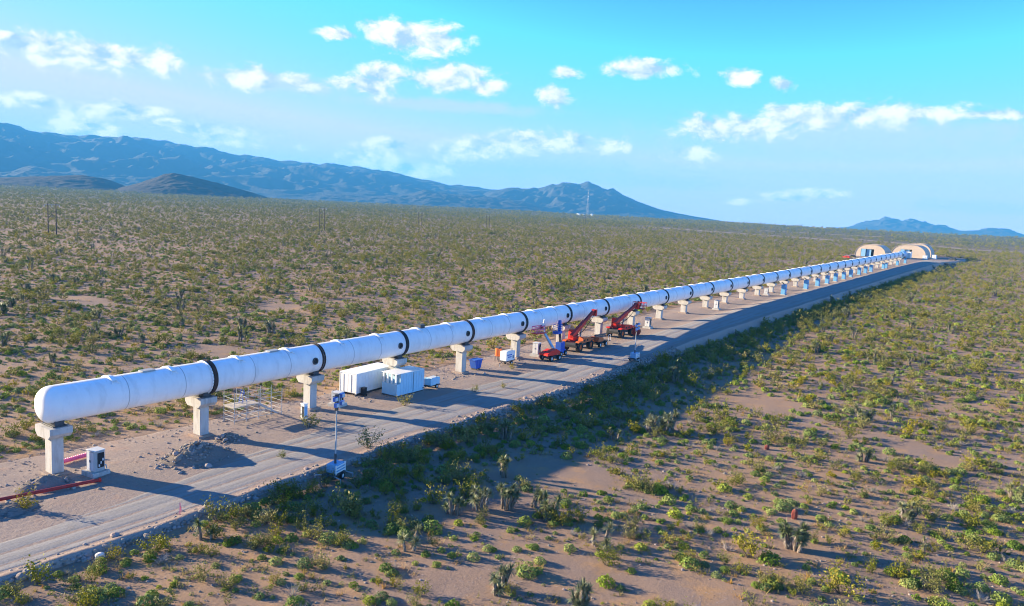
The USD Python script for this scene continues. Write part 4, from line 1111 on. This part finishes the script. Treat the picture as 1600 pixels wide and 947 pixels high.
def bright_parts(seed, leaves=420, size=0.085):
    rng = np.random.default_rng(seed); d = rng.normal(size=(leaves, 3)); d[:, 2] = np.abs(d[:, 2]) * 0.9; d /= np.linalg.norm(d, axis=1, keepdims=True)
    lump = 0.78 + 0.5 * meshkit.noise(d * 2.3 + seed * 3.1, seed); r = lump * rng.uniform(0.72, 1.0, leaves)
    c = d * r[:, None] * np.array([0.55, 0.55, 0.50]) + np.array([0, 0, 0.04])
    S = MB()
    for k in range(9):
        a = rng.uniform(0, 2 * PI); S.tube([(0, 0, -0.06), (0.2 * math.cos(a), 0.2 * math.sin(a), 0.2), (0.38 * math.cos(a), 0.38 * math.sin(a), 0.32)], [0.02, 0.012, 0.006], 3, caps=False)
    return [('stems', 'stem', S.mesh()), ('foliage', 'burs_leaf', quads(c, d, size, rng, 1.5, 0.5))]


def dead_parts(seed, stems=60):
    rng = np.random.default_rng(seed); S = MB()
    for k in range(stems):
        az, el = rng.uniform(0, 2 * PI), rng.uniform(0.15, 1.3); L = rng.uniform(0.35, 0.75)
        d = np.array([math.cos(az) * math.cos(el), math.sin(az) * math.cos(el), math.sin(el)])
        S.tube([(0, 0, -0.04), d * L * 0.5 + rng.normal(size=3) * 0.04, d * L + rng.normal(size=3) * 0.08], [0.014, 0.010, 0.004], 3, caps=False)
    return [('twigs', 'dead', S.mesh())]


def spike_rosette(base, axis, rng, n, L, w):
    V, F = [], []
    a = np.asarray(axis, float); a /= np.linalg.norm(a); e = np.cross(a, (0.3, 0.9, 0.1)); e /= np.linalg.norm(e); g = np.cross(a, e)
    for k in range(n):
        q = rng.uniform(0, 2 * PI); el = rng.uniform(-0.5, 1.45); d = (e * math.cos(q) + g * math.sin(q)) * math.cos(el) + a * math.sin(el)
        s = np.cross(d, a + 0.01); s /= np.linalg.norm(s); l = L * rng.uniform(0.7, 1.1); b = np.asarray(base) + a * rng.uniform(-0.12, 0.08); i = len(V) * 1
        nrm = np.cross(s, d) * w * 0.35
        V += [b - s * w * 0.5, b + s * w * 0.5, b + d * l * 0.55 + s * w * 0.55 + nrm, b + d * l * 0.55 - s * w * 0.55 + nrm, b + d * l - np.array([0, 0, 0.04])]
        F += [(i, i + 1, i + 2), (i, i + 2, i + 3), (i + 3, i + 2, i + 4)]
    return np.array(V), np.array(F)


def yucca_parts(seed, trunks=5, spread=0.55, hmax=1.7, blades=70):
    rng = np.random.default_rng(seed); T, Lf, D = MB(), MB(), MB()
    for k in range(trunks):
        a = rng.uniform(0, 2 * PI); r = spread * math.sqrt(rng.uniform(0, 1)); h = hmax * rng.uniform(0.35, 1.0); ln = rng.uniform(0.0, 0.35) * h
        p0 = np.array([r * math.cos(a), r * math.sin(a), -0.1]); p2 = p0 + np.array([ln * math.cos(a), ln * math.sin(a), h]); p1 = (p0 + p2) / 2 + np.array([0.0, 0.0, 0.05]) - 0.08 * np.array([math.cos(a), math.sin(a), 0]) * h
        t = np.linspace(0, 1, 7)[:, None]; P = (1 - t) ** 2 * p0 + 2 * t * (1 - t) * p1 + t ** 2 * p2
        T.tube(P, 0.11 * rng.uniform(0.8, 1.25) * np.array([1.15, 1.0, 1.05, 0.95, 1.1, 1.05, 0.9]), 7)
        v, f = spike_rosette(p2, p2 - p1, rng, blades, 0.62, 0.06); Lf.add(v, f)
        for j in range(16):                                   # dead leaves hanging round the trunk
            u = rng.uniform(0.35, 0.95); b = (1 - u) ** 2 * p0 + 2 * u * (1 - u) * p1 + u ** 2 * p2; q = rng.uniform(0, 2 * PI); o = np.array([math.cos(q), math.sin(q), 0])
            s = np.array([-o[1], o[0], 0]) * 0.03; e = b + o * rng.uniform(0.18, 0.32) - np.array([0, 0, rng.uniform(0.2, 0.4)]); D.add([b + o * 0.09 - s, b + o * 0.09 + s, e], [(0, 1, 2)])
    return [('trunks', 'yuc_trunk', T.mesh()), ('crown', 'yuc_leaf', Lf.mesh()), ('dead_leaves', 'dead', D.mesh())]


def grass_parts(seed, n=26):
    rng = np.random.default_rng(seed); V, F = [], []
    for k in range(n):
        a, el, L = rng.uniform(0, 2 * PI), rng.uniform(0.4, 1.4), rng.uniform(0.15, 0.42); d = np.array([math.cos(a) * math.cos(el), math.sin(a) * math.cos(el), math.sin(el)])
        b = np.append(rng.normal(size=2) * 0.12, -0.02); s = np.array([-math.sin(a), math.cos(a), 0]) * 0.022; i = 3 * k
        V += [b - s, b + s, b + d * L]; F += [(i, i + 1, i + 2)]
    return [('blades', 'grass', (np.array(V), np.array(F)))]


rng = np.random.default_rng(2024)
HALF = 0.82


def field(density, r0, r1, seed):
    """Random points of the plain in the wedge that the photograph sees; density(r) per square metre."""
    g = np.random.default_rng(seed); out = []
    edges = np.geomspace(r0, r1, 26)
    for a, b in zip(edges[:-1], edges[1:]):
        n = g.poisson(HALF * (b * b - a * a) * density((a + b) / 2) * 1.6); r = np.sqrt(g.uniform(a * a, b * b, n)); q = YAW + g.uniform(-HALF, HALF, n)
        out.append(np.stack([CAM[0] + r * np.sin(q), r * np.cos(q)], 1))
    P = np.vstack(out)
    x, y = P[:, 0], P[:, 1]
    dens = np.clip(0.72 + 0.9 * noise2(x, y, 9.0, 81, 3) + 0.7 * noise2(x, y, 45.0, 82, 3), 0.10, 1.0)
    for px, py, rx, ry in BARE:
        bx, by = pix(px, py); dens *= np.clip((np.hypot((x - bx) / rx, (y - by) / ry) - 0.75) * 3, 0.03, 1)
    dens *= 1 - 0.55 * np.clip((y - 750) / 300, 0, 1) * np.clip((x + 420 + 0.12 * y) / 200, 0, 1)
    if r1 > 400:
        from scipy.spatial import cKDTree
        dens *= cKDTree(np.vstack(TRACKS)).query(P)[0] > 26.0
    for cx, cy in CLEAR:
        dens *= np.hypot(x - cx, y - cy) > 1.7
    keep = g.uniform(size=len(P)) < dens
    keep &= ~((x > pad_left(y) - 0.5) & (x < pad_right(y) + 1.3) & (y > PAD_Y0) & (y < PAD_Y1 + 4))
    return P[keep]


BARE = [(850, 725, 5, 5), (905, 740, 4.5, 4), (1190, 622, 6, 5), (1450, 700, 5, 4), (340, 548, 7, 5), (720, 900, 3, 3), (1060, 905, 4, 3), (430, 480, 7, 5), (130, 470, 9, 5), (900, 880, 3, 2.5)]


def size_in_view(P, s):
    d = np.stack([P[:, 0] - CAM[0], P[:, 1], g_of(P[:, 1]) - CAM[2]], 1); z = d @ fw; px, py = 800 + FPX * (d @ RX) / z, 473.5 - FPX * (d @ UY) / z
    return np.where((z > 1) & (px > -5) & (px < 1605) & (py > 0) & (py < 960), s / np.maximum(z, 1), 0)


def zone(x, y):
    """Where a plant stands, told by the pylons of the tube and the road."""
    k = int(round((y - TUBE_Y1 + SEG + 0.6) / SEG))
    side = ('far right' if x > 55 else 'well to the right' if x > 32 else 'right side') if x > 10 else ('far left' if x < -60 else 'well to the left' if x < -25 else 'left side')
    return side + (', before the first pylon' if k < 0 else f', by the {ORD[k]} pylon' if k < 34 else ', past the pylons')


CLEAR = [pix(*q) for q in ((1241, 846), (1242, 800), (1241, 822), (1199, 692), (903, 948), (1352, 712), (708, 795), (752, 788), (790, 786), (826, 783))]
SCRUB = []                                                          # (kind, x, y, scale, turn) of the plants too small to be things of their own


def plant_kind(name, cat, what, variants, P, scales, count, group, scrub_kind):
    sz = size_in_view(P, scales); order = np.argsort(-sz); big = order[:count]; big = big[sz[big] > 0]; rest = order[len(big):]
    g = np.random.default_rng(len(P)); firsts = {}
    adjs = {i: 'large' if scales[i] > np.quantile(scales[big], 0.75) else 'small' if scales[i] < np.quantile(scales[big], 0.25) else 'middling' for i in big}
    boxes = {}
    for i in big:
        boxes.setdefault((adjs[i], zone(*P[i])), []).append(i)
    rank = {}
    for key, m_ in boxes.items():
        for j, i in enumerate(sorted(m_, key=lambda q: abs(P[q, 0] - (16.5 if P[q, 0] > 10 else -5)))):
            rank[i] = (j, len(m_))
    for i in big:
        x, y = P[i]; k = int(g.integers(len(variants))); rz = g.uniform(0, 2 * PI); s = scales[i]
        adj, zn, (j, n_) = adjs[i], zone(x, y), rank[i]
        label = f'{adj} {what}, ' + (f"{ORD[j]} from the {'road' if x > 10 else 'tube'}, " if n_ > 1 else '') + zn
        loc = (x, y, float(desert_z(np.array([x]), np.array([y]))[0]))
        gr = group
        if k not in firsts:
            t = thing(name, label, cat, loc, rz, gr, s)
            for nm, m, me in variants[k]:
                MB().add(*me).build(nm, m, t)
            firsts[k] = t
        else:
            copy_of(firsts[k], name, label, loc, rz, s, gr)
    for i in rest:
        SCRUB.append((scrub_kind, P[i, 0], P[i, 1], scales[i], g.uniform(0, 2 * PI)))


P = field(lambda r: float(np.interp(r, [20, 90, 200, 400, 700, 1100, 1800, 2900], [0.10, 0.115, 0.125, 0.07, 0.036, 0.015, 0.005, 0.003])), 12, 2900, 1)
s = np.clip(np.random.default_rng(11).lognormal(-0.62, 0.36, len(P)), 0.25, 1.35) * np.interp(np.hypot(P[:, 0] - CAM[0], P[:, 1]), [0, 250, 800, 1700, 2900], [1, 1.12, 1.7, 3.0, 4.2])
ex = np.random.default_rng(15); n_ = 1500; ye = ex.uniform(33, 440, n_); xe = pad_right(ye) + 0.9 + ex.uniform(0, 14, n_) * ex.uniform(0.3, 1, n_)
Pe = np.stack([xe, ye], 1)                                          # the thicker growth below the road shoulder
P = np.vstack([P, Pe]); s = np.concatenate([s, np.clip(ex.lognormal(-0.5, 0.32, n_), 0.3, 1.3)])
plant_kind('creosote_bush', 'bush', 'olive bush', [creosote_parts(100 + k) for k in range(7)], P, s, 290, 'olive bushes', 'creosote')
P = field(lambda r: float(np.interp(r, [20, 70, 150, 400, 800], [0.36, 0.33, 0.22, 0.08, 0.0])), 12, 800, 2)
s = np.clip(np.random.default_rng(12).lognormal(-0.48, 0.36, len(P)), 0.3, 1.5)
plant_kind('rounded_shrub', 'shrub', 'bright green shrub', [bright_parts(200 + k) for k in range(6)], P, s, 290, 'bright rounded shrubs', 'bright')
P = field(lambda r: float(np.interp(r, [20, 90, 200, 300], [0.02, 0.018, 0.008, 0.0])), 22, 300, 3)
s = np.random.default_rng(13).uniform(0.6, 1.3, len(P))
plant_kind('dead_brush', 'brush', 'grey twiggy brush', [dead_parts(300 + k) for k in range(3)], P, s, 60, 'grey dead brush', 'dead')
P = field(lambda r: float(np.interp(r, [20, 90, 250, 500, 900], [0.0022, 0.0035, 0.0035, 0.0015, 0.0])), 30, 900, 4)
s = np.random.default_rng(14).uniform(0.6, 1.35, len(P))
YV = [yucca_parts(400 + k, trunks=[3, 5, 7, 4, 9][k], hmax=[1.5, 1.7, 1.5, 2.2, 1.6][k]) for k in range(5)]
plant_kind('yucca', 'yucca', 'spiky yucca clump', YV, P, s, 90, 'spiky yucca clumps', 'yucca')


def single(name, label, cat, px, py, parts, s, rz=0.0):
    x, y = pix(px, py); t = thing(name, label, cat, at(x, y), rz, None, s)
    for nm, m, me in parts:
        MB().add(*me).build(nm, m, t)


single('yucca', 'big yucca with a stout cluster of grey trunks in front of the red barrel cactus', 'yucca', 1241, 846, yucca_parts(501, 11, 0.5, 1.75, 60), 1.15)
single('yucca', 'drooping yucca cut by the bottom edge of the picture', 'yucca', 903, 950, yucca_parts(502, 9, 0.5, 1.6, 60), 1.1)
for i, (a, b_, n, hm, lab) in enumerate([(708, 795, 5, 1.7, 'leftmost yucca of the large thicket below the shaded band'), (752, 788, 7, 1.9, 'second yucca of the large thicket, beside the round bushes'),
                                         (790, 786, 8, 2.0, 'third yucca of the large thicket, densest of all'), (826, 783, 3, 2.2, 'tall single-headed yucca at the right end of the large thicket'),
                                         (147, 525, 7, 2.0, 'dark yucca clump standing left of the tube above its domed end'), (184, 526, 6, 1.8, 'dark yucca clump just right of another behind the domed end'),
                                         (437, 548, 2, 2.6, 'lone upright yucca stem behind the second joint of the tube'), (1018, 664, 9, 1.9, 'broad yucca mass at the end of the dark shaded band'),
                                         (1055, 590, 5, 1.6, 'yucca at the edge of the tube shadow beyond the light tower'), (1352, 712, 5, 1.2, 'fallen pale yucca lying open in the right plain'),
                                         (1415, 800, 7, 1.3, 'low yucca clump in the right plain behind grey brush'), (1590, 770, 6, 1.5, 'yucca cut by the right edge of the picture'),
                                         (640, 850, 4, 1.2, 'yucca half hidden in an olive bush in the lower middle')]):
    single('yucca', lab, 'yucca', a, b_, yucca_parts(520 + i, n, 0.6, hm), 1.0)


def cactus(px, py, h, label):
    x, y = pix(px, py); t = thing('barrel_cactus', label, 'cactus', at(x, y)); n = 40; V = []
    prof = [(-0.1, 0.7), (0.15, 0.95), (0.5, 1.0), (0.8, 0.86), (0.95, 0.5), (1.0, 0.05)]
    for z, r in prof:
        for k in range(n):
            q = 2 * PI * k / n; rr = 0.24 * r * (1 + 0.10 * (1 if k % 2 else -1)); V.append((rr * math.cos(q), rr * math.sin(q), z * h))
    F = []
    for i in range(len(prof) - 1):
        for k in range(n):
            a, b2, c, d = i * n + k, i * n + (k + 1) % n, (i + 1) * n + (k + 1) % n, (i + 1) * n + k; F += [(a, b2, c), (a, c, d)]
    MB().add(V, F).build('ribbed_body', 'cactus', t)
    MB().tube([(0, 0, h * 0.97), (0, 0, h * 1.04)], [0.08, 0.03], 8).build('crown', 'grass', t)


cactus(1242, 800, 0.85, 'red barrel cactus standing behind the big stout yucca')
cactus(1199, 692, 0.55, 'small red barrel cactus in the middle of the right plain')
# plants that grow on the gravel pad itself
for i, (a, b_, sc, lab) in enumerate([(482, 668, 1.15, 'dark bush growing on the pad before the third pylon'), (632, 634, 1.0, 'bush at the front corner of the slatted container'), (800, 577, 0.6, 'weedy bush in front of the striped generator'),
                                      (742, 612, 0.6, 'low weeds at the road edge below the blue skip'), (785, 606, 0.5, 'small weeds on the road edge right of others below the blue skip'), (40, 795, 0.9, 'bush beside the red pipe at the left edge'),
                                      (440, 715, 0.5, 'small weed beside the road right of the large dirt heap'), (338, 808, 1.1, 'dark bush hanging over the near road edge'), (415, 812, 1.1, 'dark bush in the shade right of the pink stake'), (575, 700, 1.3, 'dark bush at the road edge right of the light tower'),
                                      (690, 690, 1.4, 'dark bush in the deep shade below the road')]):
    single('creosote_bush', lab, 'bush', a, b_, creosote_parts(600 + i), sc)

# ------------------------------------------------------------------ the plants and stones that nobody could count
def instancer(name, label, protos, kinds, X, Y, S, RZ, zoff=0.0, on_pad=False):
    pi = UsdGeom.PointInstancer.Define(stage, '/World/' + name); rel = pi.CreatePrototypesRel(); base = f'/World/{name}/prototypes'
    UsdGeom.Scope.Define(stage, base)
    for k, parts in enumerate(protos):
        p = UsdGeom.Xform.Define(stage, f'{base}/plant_{k:03d}')
        for nm, m, me in parts:
            usdkit.mesh(stage, f'{base}/plant_{k:03d}/{nm}', me, M[m])
        rel.AddTarget(p.GetPath())
    Z = (pad_z(X, Y) if on_pad else desert_z(X, Y)) + zoff
    pi.CreateProtoIndicesAttr(Vt.IntArray.FromNumpy(np.asarray(kinds, np.int32)))
    pi.CreatePositionsAttr(Vt.Vec3fArray.FromNumpy(np.stack([X, Y, Z], 1).astype(np.float32)))
    pi.CreateScalesAttr(Vt.Vec3fArray.FromNumpy(np.repeat(np.asarray(S)[:, None], 3, 1).astype(np.float32)))
    q = np.zeros((len(X), 4), np.float32); q[:, 0] = np.cos(np.asarray(RZ) / 2); q[:, 3] = np.sin(np.asarray(RZ) / 2)
    pi.CreateOrientationsAttr(Vt.QuathArray([Gf.Quath(float(a[0]), 0.0, 0.0, float(a[3])) for a in q]))
    tag(pi, label, name.replace('_', ' '), kind='stuff')


SC = sorted(SCRUB, key=lambda a: a[0]); PR, base_of = [], {}
for kd, make, n in (('creosote', lambda k: creosote_parts(700 + k, 9, 170, 0.165), 6), ('bright', lambda k: bright_parts(720 + k, 150, 0.14), 5), ('dead', lambda k: dead_parts(740 + k, 30), 2), ('yucca', lambda k: yucca_parts(760 + k, 5, 0.55, 1.7, 36), 3)):
    base_of[kd] = (len(PR), n); PR += [make(k) for k in range(n)]
g = np.random.default_rng(77)
kinds = [base_of[a[0]][0] + int(g.integers(base_of[a[0]][1])) for a in SC]
instancer('desert_scrub', 'olive and green scrub covering the plain as far as the hills', PR, kinds, np.array([a[1] for a in SC]), np.array([a[2] for a in SC]), [a[3] for a in SC], [a[4] for a in SC])
P = field(lambda r: float(np.interp(r, [20, 80, 160, 300], [0.34, 0.30, 0.14, 0.02])), 12, 300, 6)
instancer('dry_grass', 'yellow tufts of dry grass between the bushes', [grass_parts(800 + k) for k in range(4)], g.integers(0, 4, len(P)), P[:, 0], P[:, 1], g.uniform(0.6, 1.6, len(P)), g.uniform(0, 2 * PI, len(P)))
P = field(lambda r: float(np.interp(r, [20, 80, 140, 220], [0.9, 0.8, 0.4, 0.0])), 12, 220, 8)
LOW = [bright_parts(820 + k, 60, 0.13) for k in range(3)] + [creosote_parts(830 + k, 6, 60, 0.14) for k in range(2)] + [dead_parts(840, 18)]
instancer('low_ground_cover', 'tiny seedling shrubs scattered over the bare soil', LOW, g.integers(0, 6, len(P)), P[:, 0], P[:, 1], np.clip(g.lognormal(-1.35, 0.35, len(P)), 0.12, 0.5), g.uniform(0, 2 * PI, len(P)))
P = field(lambda r: float(np.interp(r, [20, 70, 110], [1.3, 0.9, 0.0])), 12, 110, 7)
RK = [[('stone', 'stone', rock_mesh(900 + k, 1.0, 1))] for k in range(6)]
instancer('loose_stones', 'loose stones strewn over the desert floor', RK, g.integers(0, 6, len(P)), P[:, 0], P[:, 1], np.clip(g.lognormal(-2.9, 0.45, len(P)), 0.03, 0.2), g.uniform(0, 2 * PI, len(P)))
ys = g.uniform(18, 130, 2600); xs = pad_right(ys) + g.normal(0.25, 0.55, len(ys)); far_ = g.uniform(15, 110, 900); xl = pad_left(far_) + np.abs(g.normal(0, 3.5, 900))
hp = []
for hx, hy, rr, n in ((2.9, 47.0, 0.8, 90), (5.2, 41.6, 1.3, 170), (5.0, 39.6, 1.6, 60), (3.6, 43.0, 2.0, 40), (2.0, 30.0, 1.8, 50), (-0.2, 88, 1.6, 40), (0.8, 101, 2, 40), (-1, 60, 3, 40)):
    hp.append(np.stack([hx + g.normal(size=n) * rr, hy + g.normal(size=n) * rr], 1))
hp = np.vstack(hp); X = np.concatenate([xs, xl, hp[:, 0]]); Y = np.concatenate([ys, far_, hp[:, 1]])
zz = np.where(X > pad_right(Y), -0.5 * np.clip(X - pad_right(Y), 0, 2), 0.0) + 0.02
keep = X < 16.0 + 3.2
for hx, hy, rx, ry, h, rz in HEAPS:
    cs, sn = math.cos(rz), math.sin(rz); U, V = ((X - hx) * cs + (Y - hy) * sn) / rx, (-(X - hx) * sn + (Y - hy) * cs) / ry
    zz = zz + h * np.clip(1.0 - np.hypot(U, V) ** 1.25, 0, 1)
instancer('berm_stones', 'broken stones along the road shoulder and around the heaps', RK, g.integers(0, 6, keep.sum()), X[keep], Y[keep], np.clip(g.lognormal(-2.2, 0.45, keep.sum()), 0.05, 0.4) * np.where(X[keep] < 1.0, 0.55, 1.0), g.uniform(0, 2 * PI, keep.sum()), zoff=zz[keep], on_pad=True)

# ------------------------------------------------------------------ haze in the air
HAZE_DENSITY = 0.000092
hz = usdkit.material(stage, '/World/Looks/haze', {"v": ("principled_volume", {"color": (0.10, 0.50, 1.0), "density": HAZE_DENSITY, "anisotropy": 0.0})}, [], volume="v.volume")
m = trimesh.creation.box((20000, 20000, 720)); m.apply_translation((CAM[0], CAM[1], 720 / 2 - 80))
tag(usdkit.mesh(stage, '/World/haze', m, hz), 'pale blue haze of the desert air', 'haze', kind='stuff')
